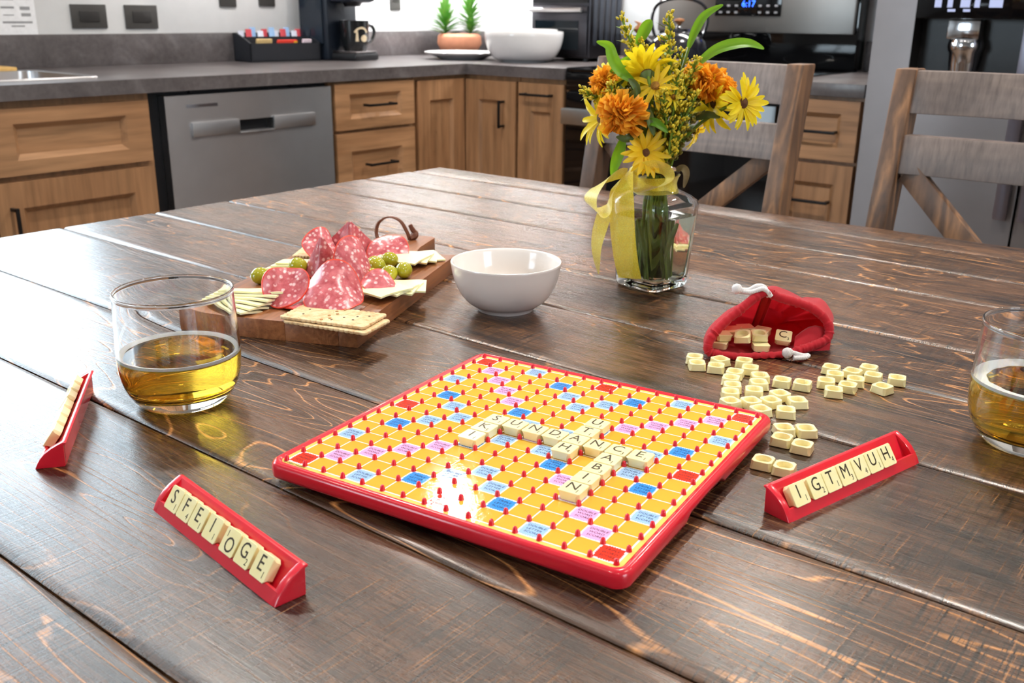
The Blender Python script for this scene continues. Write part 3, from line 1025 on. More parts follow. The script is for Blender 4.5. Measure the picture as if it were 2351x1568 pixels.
# left door built round the dispenser opening
bm = bmesh.new()
fb(-.6025, -.503, FY, 2.285, .10, 1.78); fb(-.250, -.205, FY, 2.285, .10, 1.78)
fb(-.503, -.250, FY, 2.285, .10, .908); fb(-.503, -.250, FY, 2.285, 1.28, 1.78)
bmesh.ops.remove_doubles(bm, verts=bm.verts, dist=1e-5)
ld = part('door', bm, STEEL_D, t)
bm = bmesh.new(); fb(-.503, -.250, 2.27, 2.284, .908, 1.28)
part('dispenser_recess', bm, BLACKP, ld)
bm = bmesh.new(); fb(-.503, -.250, FY - .002, 2.265, 1.088, 1.28)
dp = part('dispenser_panel', bm, BLACKG, ld, bevel=.002)
bm = bmesh.new(); fb(-.427, -.352, 2.215, 2.262, 1.040, 1.086)
part('dispenser_chute', bm, CHROME, ld, bevel=.004)
bm = bmesh.new()
bm_lathe(bm, [(.030, .0), (.034, .035), (.036, .06), (.040, .066), (.042, .078), (.038, .092), (.03, .094), (.028, .08), (.024, .02)], 28, -.384 - iv.x, 2.235 - iv.y, .948)
part('dispenser_paddle', bm, CHROME, ld)
bm = bmesh.new(); fb(-.495, -.262, FY - .004, 2.27, .905, .912)
part('drip_ledge', bm, CHROME, ld, bevel=.002)
bm = bmesh.new()
for x, w in ((-.46, .016), (-.43, .012), (-.40, .022), (-.368, .012), (-.335, .03)):
    bm = bmesh.new(); fb(x, x + w, FY - .0028, FY - .0022, 1.114, 1.132)
    part('panel_icon', bm, emit('icon_glow', (170, 178, 215), 0.35), ld)
for x, w in ((-.428, .018), (-.392, .016)):
    bm = bmesh.new(); fb(x, x + w, FY - .0028, FY - .0022, 1.104, 1.110)
    part('panel_icon', bm, emit('icon_glow', (170, 178, 215), 0.35), ld)
bm = bmesh.new(); fb(-.200, .30, FY, 2.285, .10, 1.78)
rd = part('door', bm, STEEL_D, t, bevel=.004)
HB = mat('fridge_handle', (150, 146, 158), 0.3, 1.0, .03)
for par, x0, x1 in ((ld, -.246, -.214), (rd, -.190, -.158)):
    bm = bmesh.new(); fb(x0, x1, FY - .028, FY - .012, .62, 1.62)
    for z in (.66, 1.56):
        fb(x0 + .008, x1 - .008, FY - .014, FY + .004, z, z + .03)
    part('handle', bm, HB, par, bevel=.004)

# ---- wall cabinets and their under-cabinet lamps (above the frame, seen in reflections)
def wall_cabinet(label, x0, x1, y0, y1, mp, u0, u1):
    t = thing('wall_cabinet', label, 'cabinet', ((x0 + x1) / 2, (y0 + y1) / 2, 1.40))
    iv2 = Vector(t.location)
    bm = bmesh.new(); bm_box(bm, x0 - iv2.x, x1 - iv2.x, y0 - iv2.y, y1 - iv2.y, 0, .78)
    part('carcass', bm, W_CAB, t)
    m = (u0 + u1) / 2
    for a, b in ((u0 + .004, m - .002), (m + .002, u1 - .004)):
        f = (lambda u, d, z: (x1 + d - iv2.x, u - iv2.y, z - 1.40)) if mp == 'L' else (lambda u, d, z: (u - iv2.x, y0 - d - iv2.y, z - 1.40))
        shaker('door', t, f, a, b, 1.405, 2.175)
wall_cabinet('maple wall cabinet above the tea caddy', -2.768, -2.43, 1.34, 2.18, 'L', 1.34, 2.18)
wall_cabinet('maple wall cabinet in the corner of the sink wall', -2.768, -2.43, 2.19, 2.99, 'L', 2.19, 2.66)
wall_cabinet('maple wall cabinet above the countertop oven', -2.42, -1.68, 2.68, 3.018, 'R', -2.42, -1.68)
wall_cabinet('maple wall cabinet between range and refrigerator', -.90, -.61, 2.68, 3.018, 'R', -.90, -.61)
def strip_lamp(label, x, y, sx, sy, p, z=1.388):
    o = boxpart('under_cabinet_lamp', emit('led_strip', (255, 248, 240), 12.0), None, (x - sx / 2, x + sx / 2, y - sy / 2, y + sy / 2, z, z + .012), .001)
    tag(o, label, 'lamp')
    area_light('under_cabinet_light', (x, y, z - .003), (0, 0, 0), sx, sy, p, (.95, .98, 1))
strip_lamp('white LED strip under the corner wall cabinet', -2.60, 2.60, .03, .7, 10)
strip_lamp('white LED strip under the cabinet above the countertop oven', -2.05, 2.85, .66, .03, 10)
strip_lamp('white LED strip under the cabinet above the tea caddy', -2.60, 1.76, .03, .7, 1.5)
# over-the-range microwave
t = thing('microwave', 'stainless over-range microwave with black glass door', 'microwave', (-1.288, 2.82, 1.46))
bm = bmesh.new(); bm_box(bm, -.378, .378, -.19, .198, 0, .42)
part('housing', bm, STEEL, t, bevel=.004)
bm = bmesh.new(); bm_box(bm, -.37, .19, -.20, -.191, .02, .40)
part('door', bm, BLACKG, t)
bm = bmesh.new(); bm_box(bm, .20, .37, -.20, -.191, .02, .40)
part('control_panel', bm, BLACKP, t)
bm = bmesh.new(); bm_box(bm, -.2, .2, -.05, .0, -.004, -.0005)
part('hood_lamp', bm, emit('led_strip', (255, 248, 240), 12.0), t)
area_light('hood_light', (-1.288, 2.79, 1.452), (0, 0, 0), .4, .05, 4, (1, .98, .95))
# ------------------------------------------------------------------ table
TT = 0.84
S = 0.0135          # one square of the game board
t = thing('dining_table', 'rustic dark brown plank-top dining table', 'table', (0.0, 0.15, 0))
joints = [-.54, -.40, -.252, -.121, -.001, .140, .262, .375, .524, .630, .733]
TX0, TX1 = -.822, 1.02
yo = .15
rnd = random.Random(3)
for i, (a, b) in enumerate(zip(joints[:-1], joints[1:])):
    bm = bmesh.new()
    nx, ny = 60, 16
    g = .0007
    a2, b2 = a + g, b - g
    dz = 0.0
    rows = []
    for ix in range(nx + 1):
        x = TX0 + (TX1 - TX0) * ix / nx
        row = []
        for iy in range(ny + 1):
            f = iy / ny
            f = .5 - .5 * math.cos(f * PI)
            y = a2 + (b2 - a2) * f
            e = min(f, 1 - f) * (b2 - a2)
            wob = .0010 * mnoise.noise(Vector((x * 9, i * 7.7, 0)))
            edge = -.0014 * max(0, 1 - e / (.0034 + wob * 1.2)) ** 2.0
            z = dz + edge + .00012 * mnoise.noise(Vector((x * 6, y * 14, i * 3.1)))
            row.append((x, y - yo, TT + z))
        rows.append(row)
    vs = bm_rings(bm, rows, close_ring=False)
    ring = [vs[k][0] for k in range(nx + 1)] + [vs[nx][k] for k in range(1, ny + 1)] + [vs[k][ny] for k in range(nx - 1, -1, -1)] + [vs[0][k] for k in range(ny - 1, 0, -1)]
    low = [bm.verts.new((v.co.x, v.co.y, TT - .036)) for v in ring]
    n = len(ring)
    for k in range(n):
        j = (k + 1) % n
        bm.faces.new((ring[k], low[k], low[j], ring[j]))
    part('plank', bm, W_TABLE, t, angle=30)
# frame edge along the far side
bm = bmesh.new(); bm_box(bm, TX0, TX1, .7342 - yo, .803 - yo, TT - .04, TT)
part('edge_plank', bm, W_TABLE, t, bevel=.004)
bm = bmesh.new()
bm_box(bm, TX0 + .07, TX1 - .07, joints[0] + .07 - yo, joints[0] + .095 - yo, TT - .13, TT - .041)
bm_box(bm, TX0 + .07, TX1 - .07, .71 - yo, .735 - yo, TT - .13, TT - .041)
bm_box(bm, TX0 + .07, TX0 + .095, joints[0] + .095 - yo, .71 - yo, TT - .13, TT - .041)
bm_box(bm, TX1 - .095, TX1 - .07, joints[0] + .095 - yo, .71 - yo, TT - .13, TT - .041)
part('apron', bm, W_TABLE, t, bevel=.002)
for x in (TX0 + .05, TX1 - .14):
    for y in (joints[0] + .05, .67):
        bm = bmesh.new(); bm_box(bm, x, x + .09, y - yo, y + .09 - yo, 0, TT - .041)
        part('leg', bm, W_TABLE, t, bevel=.004)

# ------------------------------------------------------------------ chairs
def chair(x, y, rz, label):
    t = thing('dining_chair', label, 'chair', (x, y, 0), rz, 'dining chairs on the far side of the table')
    hw, pw, pd = .195, .030, .046
    def post(sx):
        bm = bmesh.new()
        x0, x1 = (-hw, -hw + pw) if sx < 0 else (hw - pw, hw)
        ys = [(0, -.02), (.46, -.04), (.79, .0), (1.018, .045)]
        rings = [[(x0, yy, z), (x1, yy, z), (x1, yy + pd, z), (x0, yy + pd, z)] for z, yy in ys]
        bm_rings(bm, rings, cap0=True, cap1=True)
        return bm
    for sx in (-1, 1):
        part('back_post', post(sx), W_CHAIR, t, bevel=.003)
    def yb(z):
        return (z - .79) / .228 * .045
    def rail(name, z0, z1, th, bow, mt):
        bm = bmesh.new()
        n = 10
        rings = []
        for k in range(n + 1):
            xx = -hw + pw - .002 + (2 * hw - 2 * pw + .004) * k / n
            b = bow * (1 - (2 * k / n - 1) ** 2)
            rings.append([(xx, yb(z0) + .008 + b, z0), (xx, yb(z0) + .008 + th + b, z0), (xx, yb(z1) + .008 + th + b, z1), (xx, yb(z1) + .008 + b, z1)])
        bm_rings(bm, rings, cap0=True, cap1=True)
        part(name, bm, mt, t, bevel=.002)
    rail('top_rail', .955, 1.016, .024, .014, W_CHAIRX)
    rail('middle_rail', .868, .924, .024, .006, W_CHAIRX)
    rail('lower_rail', .555, .60, .024, .004, W_CHAIRX)
    def brace(xa, za, xb, zb, dy):
        bm = bmesh.new()
        a = Vector((xa, yb(za) + dy, za)); b = Vector((xb, yb(zb) + dy, zb))
        d = (b - a).normalized(); s = Vector((d.z, 0, -d.x)).normalized() * .0165; q = Vector((0, .018, 0))
        bm_rings(bm, [[p - s, p + s, p + s + q, p - s + q] for p in (a, b)], cap0=True, cap1=True)
        part('cross_brace', bm, W_CHAIR, t, bevel=.0015)
    brace(-hw + pw + .012, .872, hw - pw - .014, .592, .012)
    brace(hw - pw - .012, .872, -hw + pw + .014, .592, .031)
    bm = bmesh.new(); bm_box(bm, -.205, .205, -.40, .03, .455, .49)
    part('seat', bm, W_CHAIRX, t, bevel=.006)
    for sx in (-1, 1):
        xx = sx * (hw - .02)
        bm = bmesh.new(); bm_box(bm, xx - .02, xx + .02, -.38, -.34, 0, .456)
        part('front_leg', bm, W_CHAIR, t, bevel=.003)
        bm = bmesh.new(); bm_box(bm, xx - .012, xx + .012, -.342, -.022, .18, .22)
        part('side_stretcher', bm, W_CHAIR, t, bevel=.002)
chair(-.513, 1.056, R(0), 'brown wooden cross-back chair behind the flower vase')
chair(.016, 1.056, R(-1), 'brown wooden cross-back chair in front of the refrigerator')

# ------------------------------------------------------------------ game board
RED = mat('red_plastic', (214, 30, 48), 0.24, 0, 0.03, 40, coat=.3)
BROT = R(7.5)
HBd = .95 * S        # print surface above the table
brd = thing('game_board', 'red plastic word-game board with yellow squares and small red pegs', 'game board', (0, 0, TT), BROT)
def rrect(h, r, z, n=6):
    return rr(-h, h, -h, h, r, z, n)
bm = bmesh.new()
g0 = 7.5 * S
lv = [(g0 - .4 * S, .3, 0.0), (g0 - .35 * S, .4, .25 * S), (g0 + .48 * S, .55, .30 * S), (g0 + .60 * S, .62, .36 * S), (g0 + .63 * S, .66, .48 * S),
      (g0 + .64 * S, .66, .78 * S), (g0 + .60 * S, .64, .92 * S), (g0 + .52 * S, .6, 1.0 * S), (g0 + .42 * S, .5, 1.035 * S), (g0 + .32 * S, .42, 1.01 * S), (g0 + .25 * S, .36, .95 * S - .0002)]
def tray_ring(k, h, r, z):
    # finger cut-out in the skirt of the right-hand side
    ring = rrect(h, r, z)
    for c_, lift in ((-2.6, 0), (-2.2, .26), (-.2, .30), (1.2, .26), (1.6, 0)):
        ring.append((h, c_ * S, z + (lift * S if 1 < k < 5 else 0)))
    return ring
bm_rings(bm, [tray_ring(k, h, r * S, z) for k, (h, r, z) in enumerate(lv)], cap0=True, cap1=True)
part('tray', bm, RED, brd, angle=50)
YEL = mat('board_yellow', (232, 206, 112), 0.055, 0, 0.02, 30, bump=0.05, bscale=420, spec=.3)
bm = bmesh.new()
bm_rings(bm, [rrect(g0 + .24 * S, .35 * S, HBd - .0003), rrect(g0 + .24 * S, .35 * S, HBd)], cap1=True)
part('printed_sheet', bm, YEL, brd, angle=30)
WHT = mat('board_white', (236, 235, 236), 0.055, 0, 0.01, bump=0.05, bscale=420, spec=.3)
bm = bmesh.new()
def flat(bm, pts, z):
    bm.faces.new([bm.verts.new((x, y, z)) for x, y in pts])
e = g0 + .045 * S
flat(bm, [(-e, -e), (e, -e), (e, e), (-e, e)], HBd + .00006)
part('grid_lines', bm, WHT, brd, recalc=False)
TW = [(0, 0), (0, 7), (0, 14), (7, 0), (7, 14), (14, 0), (14, 7), (14, 14)]
DWs = [(i, i) for i in (1, 2, 3, 4, 7, 10, 11, 12, 13)] + [(i, 14 - i) for i in (1, 2, 3, 4, 10, 11, 12, 13)]
TL = [(1, 5), (1, 9), (5, 1), (5, 5), (5, 9), (5, 13), (9, 1), (9, 5), (9, 9), (9, 13), (13, 5), (13, 9)]
DL = [(0, 3), (0, 11), (2, 6), (2, 8), (3, 0), (3, 7), (3, 14), (6, 2), (6, 6), (6, 8), (6, 12), (7, 3), (7, 11), (8, 2), (8, 6), (8, 8), (8, 12), (11, 0), (11, 7), (11, 14), (12, 6), (12, 8), (14, 3), (14, 11)]
special = set(TW + DWs + TL + DL)
def cc(i, j):
    return ((i + .5 - 7.5) * S, (j + .5 - 7.5) * S)
SQ = {}
def square_mesh(name, m_, jag):
    bm = bmesh.new()
    h, q = (.430 * S, .490 * S) if jag else (.470 * S, 0)
    pts = []
    for k in range(4):
        ca_, sa_ = math.cos(k * PI / 2), math.sin(k * PI / 2)
        row = [(-h, -h)]
        if jag:
            row.append((-.24 * S, -h))
            for m in range(5):
                row.append((-.24 * S + .48 * S * (m + .5) / 5, -q))
                row.append((-.24 * S + .48 * S * (m + 1) / 5, -h))
        for (a, b) in row:
            pts.append((a * ca_ - b * sa_, a * sa_ + b * ca_))
    lo = [bm.verts.new((x, y, -.00004)) for x, y in pts]
    hi = [bm.verts.new((x, y, 0)) for x, y in pts]
    bm.faces.new(hi)
    for k in range(len(pts)):
        j = (k + 1) % len(pts)
        bm.faces.new((lo[k], lo[j], hi[j], hi[k]))
    return to_mesh(name, bm, m_, smooth=False, recalc=False)
PLAIN = square_mesh('plain_square', mat('board_orange', (224, 172, 62), 0.055, 0, 0.03, 30, bump=0.05, bscale=420, spec=.3), False)
for i in range(15):
    for j in range(15):
        if (i, j) not in special:
            put('plain_square', PLAIN, brd, (*cc(i, j), HBd + .0001))
INKB = mat('ink_blue', (14, 28, 76), 0.4, spec=.2)
INKD = mat('ink_dark', (36, 10, 20), 0.4, spec=.2)
for nm, cells, c, ink, words in (('triple_word_square', TW, (236, 62, 44), INKD, ('TRIPLE', 'WORD', 'SCORE')), ('double_word_square', DWs, (232, 170, 220), INKD, ('DOUBLE', 'WORD', 'SCORE')),
                                 ('triple_letter_square', TL, (62, 146, 226), INKB, ('TRIPLE', 'LETTER', 'SCORE')), ('double_letter_square', DL, (160, 196, 238), INKB, ('DOUBLE', 'LETTER', 'SCORE'))):
    sqm = square_mesh(nm, mat(nm, c, 0.055, 0, 0.02, bump=0.05, bscale=420, spec=.3), True)
    tm = text_mesh('\n'.join(words), .185 * S, ink, 1.0, 0.12, 0.0, space=1.05, line=1.2)
    for (i, j) in cells:
        o = put(nm, sqm, brd, (*cc(i, j), HBd + .0001))
        put('lettering', tm, o, (0, 0, .00006))
put('copyright_line', text_mesh('© 2003 Hasbro', .17 * S, INKD, 1.1, .15, 0.0, align='LEFT'), brd, (-g0 - .02 * S, -g0 - .15 * S, HBd + .00008))
bm = bmesh.new()
bm_lathe(bm, [(.115 * S, 0), (.106 * S, .025 * S), (.092 * S, .13 * S), (.076 * S, .195 * S), (.042 * S, .23 * S), (0, .24 * S)], 12)
PEG = to_mesh('peg', bm, RED)
for i in range(16):
    for j in range(16):
        put('peg', PEG, brd, ((i - 7.5) * S, (j - 7.5) * S, HBd))

# ------------------------------------------------------------------ letter tiles
CREAM = NT('cream_tile_plastic')
CREAM.set(Base_Color=lin((250, 236, 186)), Roughness=0.22)
CREAM.link(CREAM.ramp(CREAM.noise(CREAM.coord(), 120, 2), [(0.3, lin((246, 231, 168))), (0.7, lin((249, 238, 188)))]), CREAM.b.inputs['Base Color'])
CREAM.b.inputs['Subsurface Weight'].default_value = 0.12
CREAM.b.inputs['Subsurface Radius'].default_value = (1.0, 0.8, 0.35)
CREAM.b.inputs['Subsurface Scale'].default_value = 0.003
CREAM = CREAM.m
TH, THK = .465 * S, .39 * S
def octo(h, c, z):
    return [(h - c, -h, z), (h, -h + c, z), (h, h - c, z), (h - c, h, z), (-h + c, h, z), (-h, h - c, z), (-h, -h + c, z), (-h + c, -h, z)]
# body: letter face at +z, hollow underside at z = 0
def oct32(h, c, z, n=4):
    o = octo(h, c, z)
    out = []
    for i in range(8):
        a, b = Vector(o[i]), Vector(o[(i + 1) % 8])
        for k in range(n):
            out.append(a.lerp(b, k / n))
    return out
bm = bmesh.new()
def circ32(r, z):
    st = oct32(TH, .16 * S, 0)
    return [(r * math.cos(math.atan2(p.y, p.x)), r * math.sin(math.atan2(p.y, p.x)), z) for p in st]
rings = [circ32(.27 * S, .25 * S), circ32(.315 * S, .235 * S), circ32(.335 * S, .03 * S), circ32(.348 * S, .004 * S), oct32(.422 * S, .12 * S, 0), oct32(.437 * S, .125 * S, .014 * S), oct32(.448 * S, .115 * S, THK * .60), oct32(.460 * S, .075 * S, THK * .84), oct32(.464 * S, .06 * S, THK * .95), oct32(.450 * S, .055 * S, THK)]
bm_rings(bm, rings, cap0=True, cap1=True)
TILE = to_mesh('tile_body', bm, CREAM, angle=33)
INK = mat('tile_ink', (58, 46, 30), 0.35)
VAL = dict(A=1, B=3, C=3, D=2, E=1, F=4, G=2, H=4, I=1, K=5, M=3, N=1, O=1, S=1, T=1, U=1, V=4)
LM, NM = {}, {}
for ch in VAL:
    LM[ch] = text_mesh(ch, .78 * S, INK, .92, 0, .00003, off=.00001)
for n_ in (1, 2, 3, 4, 5):
    NM[n_] = text_mesh(str(n_), .34 * S, INK, .85, 0, .00003)
def letter_tile(ch, label, parent_matrix, group=None):
    t = thing('letter_tile', label, 'tile', group=group)
    t.matrix_world = parent_matrix
    put('body', TILE, t)
    if ch:
        put('letter', LM[ch], t, (-.05 * S, .07 * S, THK + .00002))
        put('score_number', NM[VAL[ch]], t, (.27 * S, -.24 * S, THK + .00002))
    return t
BM = Matrix.Translation((0, 0, TT)) @ Matrix.Rotation(BROT, 4, 'Z')
word = 'SUNDANCE'
pos = {1: 'first', 2: 'second', 3: 'third', 4: 'fourth', 5: 'fifth', 6: 'sixth', 7: 'seventh', 8: 'last'}
def on_board(ch, i, j, label):
    x, y = cc(i, j)
    letter_tile(ch, label, BM @ Matrix.Translation((x, y, HBd + .00025)), 'tiles played on the game board')
for k, ch in enumerate(word):
    on_board(ch, 5 + k, 7, 'cream tile lettered %s, %s of the long word SUNDANCE on the board' % (ch, pos[k + 1]))
on_board('K', 5, 6, 'cream tile lettered K with a 5, middle of SKI on the board')
on_board('I', 5, 5, 'cream tile lettered I, end of SKI at the left of the board')
on_board('U', 9, 9, 'cream tile lettered U, start of UTAH on the board')
on_board('T', 9, 8, 'cream tile lettered T, second of UTAH on the board')
on_board('H', 9, 6, 'cream tile lettered H, end of UTAH on the board')
on_board('A', 11, 6, 'cream tile lettered A, second of CABIN on the board')
on_board('B', 11, 5, 'cream tile lettered B with a 3, middle of CABIN on the board')
on_board('I', 11, 4, 'cream tile lettered I, fourth of CABIN on the board')
on_board('N', 11, 3, 'cream tile lettered N, end of CABIN nearest the camera')

# ------------------------------------------------------------------ tile racks
RL, RD, RH = .1225, .0168, .0150
def rack(label, loc, rz, letters, gaps, tiles_label, group):
    """local frame: x along the rack, front lip at y = 0 looking to -y, ridge at y = RD"""
    t = thing('tile_rack', label, 'tile rack', loc, rz, 'red tile racks')
    mid = [(0, 0), (.0030, .0056), (.0040, .0058), (.0046, .0052), (.0052, .0022), (.0066, .0020), (.0148, .0136), (.0158, .0148), (.0168, .0150), (.0182, .0146), (.0178, .0138), (.0166, .0136), (.0162, 0)]
    bm = bmesh.new()
    E_ = .0045
    bm_rings(bm, [[(x, y, z) for y, z in mid] for x in (E_ * .5, RL - E_ * .5)], cap0=True, cap1=True)
    part('trough', bm, RED, t, angle=28)
    endp = [(0, 0), (.0016, .0032), (.0034, .0060), (.0062, .0091), (.0098, .0118), (.0140, .0140), (.0165, .0151), (.0184, .0147), (.0178, .0137), (.0166, .0134), (.0162, 0)]
    for x0 in (0.0, RL - E_):
        bm = bmesh.new()
        bm_rings(bm, [[(x, y, z) for y, z in endp] for x in (x0, x0 + E_)], cap0=True, cap1=True)
        part('end_plate', bm, RED, t, bevel=.0006, angle=35)
    base = Matrix.Translation(loc) @ Matrix.Rotation(rz, 4, 'Z')
    ang = math.atan2(.0116, .0082)
    # tile frame: its back lies on the sloping rest, its foot in the slot
    d = Vector((0, math.cos(ang), math.sin(ang)))
    nrm = Vector((0, -math.sin(ang), math.cos(ang)))
    x = gaps[0]
    for k, ch in enumerate(letters):
        w = .94 * S
        foot = Vector((0, .0060, .0023))
        c = foot + d * (.485 * S) + nrm * .0004
        m = Matrix.Identity(4)
        for r_ in range(3):
            m[r_][0] = (1, 0, 0)[r_]; m[r_][1] = d[r_]; m[r_][2] = nrm[r_]
        m.translation = Vector((x + w / 2, c.y, c.z))
        if ch == 'o':     # the O stands upside down
            letter_tile('O', tiles_label('O', k), base @ m @ Matrix.Translation((0, 0, 0)) @ Matrix.Rotation(PI, 4, 'Z'), group)
        else:
            letter_tile(ch, tiles_label(ch, k), base @ m, group)
        x += w + gaps[k + 1] if k + 1 < len(gaps) else w + .0003
    return t
rack('red plastic tile rack nearest the camera, holding S F E I O G E', (-.1150, -.1809, TT), R(-7.4), 'SFEIoGE', [.0105, .0004, .0004, .0018, .0045, .0014, .0022],
     lambda ch, k: 'cream tile lettered %s, %s in the rack nearest the camera' % (ch, pos[k + 1] if k < 6 else 'last'), 'tiles on the near rack')
rack('red plastic tile rack beside the right-hand glass, holding I G T M V U H', (.1500, .0215, TT), R(76.1), 'IGTMVUH', [.0080, .0022, .0002, .0006, .0004, .0003, .0003],
     lambda ch, k: 'cream tile lettered %s, %s in the rack by the right-hand glass' % (ch, pos[k + 1] if k < 6 else 'last'), 'tiles on the right rack')
far = Vector((-.2085 + .1225 * math.cos(R(144)), -.1974 + .1225 * math.sin(R(144)), TT))
rack('red plastic tile rack at the far left seen from its back', far, R(144 - 180), [None] * 7, [.0085, .0008, .0004, .0035, .0006, .0004, .0010],
     lambda ch, k: 'cream tile seen from above, %s from the far end of the left rack' % (pos[k + 1] if k < 6 else 'seventh'), 'tiles on the left rack')

# ------------------------------------------------------------------ loose tiles, hollow side up
SCAT = [(-.0087, .2101, 22.1), (-.0006, .1988, 35.1), (.0089, .2173, -21.6), (.0130, .2028, 23.0), (.0239, .2267, 19.3), (.0343, .2152, 21.3), (.0295, .2004, 16.2), (.0332, .1867, 18.8), (.0471, .2049, 37.6), (.0524, .1914, 37.7), (.0631, .2067, 15.5), (.0766, .2106, 13.1), (.0405, .1745, 30.1), (.0454, .1616, 30.3), (.0562, .1759, 27.6), (.0731, .1809, -27.8), (.0532, .1462, -24.1), (.0636, .1558, -31.5), (.0734, .1655, -26.0), (.0871, .1771, 42.9), (.0749, .1464, -27.2), (.0885, .1559, 26.2)]
SCAT2 = [(.0797, .2557, 8.2), (.0874, .2433, 20.9), (.0878, .2258, 22.2), (.0984, .2132, 23.0), (.1029, .2266, 10.8), (.1027, .2426, 19.6), (.0949, .2576, -.6), (.1012, .2735, 7.0), (.1095, .2592, 10.4), (.1248, .2644, 16.0), (.1226, .2406, -16.1)]
SCAT3 = [(.0998, .1273, 41.9), (.1111, .1351, 38.7), (.1051, .1125, 9.0), (.1190, .1107, 9.8), (.1102, .0752, 9.9), (.1233, .0754, 11.2)]
def relax(ps, it=60):
    """nudge apart tiles whose footprints would overlap"""
    P = [list(p) for p in ps]
    def corners(p):
        a = R(p[2]); h = .468 * S
        return [Vector((p[0] + h * (u * math.cos(a) - v * math.sin(a)), p[1] + h * (u * math.sin(a) + v * math.cos(a)))) for u, v in ((-1, -1), (1, -1), (1, 1), (-1, 1))]
    for _ in range(it):
        moved = False
        for i in range(len(P)):
            for j in range(i):
                A, B = corners(P[i]), corners(P[j])
                best = None
                for ang in (P[i][2], P[i][2] + 90, P[j][2], P[j][2] + 90):
                    ax = Vector((math.cos(R(ang)), math.sin(R(ang))))
                    pa = [v.dot(ax) for v in A]; pb = [v.dot(ax) for v in B]
                    ov = min(max(pa), max(pb)) - max(min(pa), min(pb))
                    if best is None or ov < best[0]:
                        best = (ov, ax if sum(pa) > sum(pb) else -ax)
                if best[0] > -.0001:
                    s_ = (best[0] + .00015) / 2
                    P[i][0] += best[1].x * s_; P[i][1] += best[1].y * s_
                    P[j][0] -= best[1].x * s_; P[j][1] -= best[1].y * s_
                    moved = True
        if not moved:
            break
    return P
def loose(p, label, group):
    m = Matrix.Translation((p[0], p[1], TT + THK + .0003)) @ Matrix.Rotation(R(p[2]), 4, 'Z') @ Matrix.Rotation(PI, 4, 'X')
    t = thing('loose_tile', label, 'tile', group=group)
    t.matrix_world = m
    put('body', TILE, t)
ALL = relax(SCAT + SCAT2 + SCAT3)
LLAB = ['back tile of the leftmost pair in front of the red bag', 'front tile of the leftmost pair in front of the red bag', 'turned cornerwise by the bag mouth near the left end', 'square-on in front of the cornerwise one by the bag mouth', 'touching the lower hem of the red bag',
        'directly in front of the one touching the bag hem', 'upper one of the slanting pair left of the crowd centre', 'lower one of the slanting pair left of the crowd centre', 'back one of the pair at the centre of the crowd', 'front one of the pair at the centre of the crowd',
        'first of two in a row stretching right from the crowd', 'at the right end of the row stretching right from the crowd', 'back one of the straight pair behind the far board edge', 'front one of the straight pair behind the far board edge', 'square-on, alone right of the straight pair behind the board',
        'turned cornerwise, farthest back near the right board corner', 'turned cornerwise, leftmost of those against the far board edge', 'turned cornerwise, second of those along the far board edge', 'turned cornerwise, third of those along the far board edge', 'skewed, at the right end of the tight group beside the board corner',
        'tucked right behind the right corner of the board', 'square-on just beyond the right corner of the board',
        'at the back left of the right-hand group', 'second back in the left column of the right-hand group', 'at the left front of the right-hand group', 'nearest the camera in the right-hand group', 'right beside the nearest one of the right-hand group', 'in the middle of the right-hand group', 'second from the left in the back of the right-hand group', 'at the back right of the right-hand group', 'right of centre in the right-hand group',
        'alone, farthest right of all the loose ones', 'turned cornerwise, alone at the right front of the group',
        'back left of the four below the board corner, touching the board', 'back right of the four below the board corner', 'front left of the four below the board corner', 'front right of the four below the board corner', 'left one of the pair beside the right-hand rack', 'right one of the pair beside the right-hand rack']
for k, p in enumerate(ALL):
    gp = 'loose tiles between bag and board' if k < 22 else 'loose tiles right of the bag' if k < 33 else 'loose tiles below the board corner'
    loose(p, 'face-down cream tile, ' + LLAB[k], gp)

# ------------------------------------------------------------------ drawstring bag
CLOTH = mat('red_cotton', (202, 28, 44), 0.8, 0, 0.08, 90, bump=0.25, bscale=1400, sheen=.2)
translucent(CLOTH, (214, 34, 46), 0.33)
bag = thing('drawstring_bag', 'open red cloth drawstring bag spilling cream tiles', 'bag', (.0345, .2905, TT))
ev = Vector((.745, .667, 0)); bv = Vector((-.667, .745, 0))      # across the mouth, and back into the bag
B0 = Vector((.0235, .2515, 0)) - Vector((.028, .285, 0))
RIMPX = [(1622, 798), (1632, 772), (1665, 740), (1705, 712), (1738, 688), (1765, 678), (1792, 690), (1830, 702), (1870, 717), (1900, 740), (1913, 765), (1905, 790), (1870, 804), (1840, 812), (1800, 822), (1750, 826), (1700, 823), (1655, 816), (1630, 808)]
def rimpt(x, y):
    a = (x - 1765) / 2930.0
    h = max(0.0, (826 - y)) / 3150.0
    sk = a * .12
    return (a, h, .42 * h + sk)
rim = [rimpt(*p) for p in RIMPX]
rim_s = spline([(a, h, w) for a, h, w in rim], 5, closed=True)
def bagpt(a, h, w):
    return B0 + ev * a + bv * w + Vector((0, 0, max(h, .0012)))
NB = len(rim_s)
rings = []
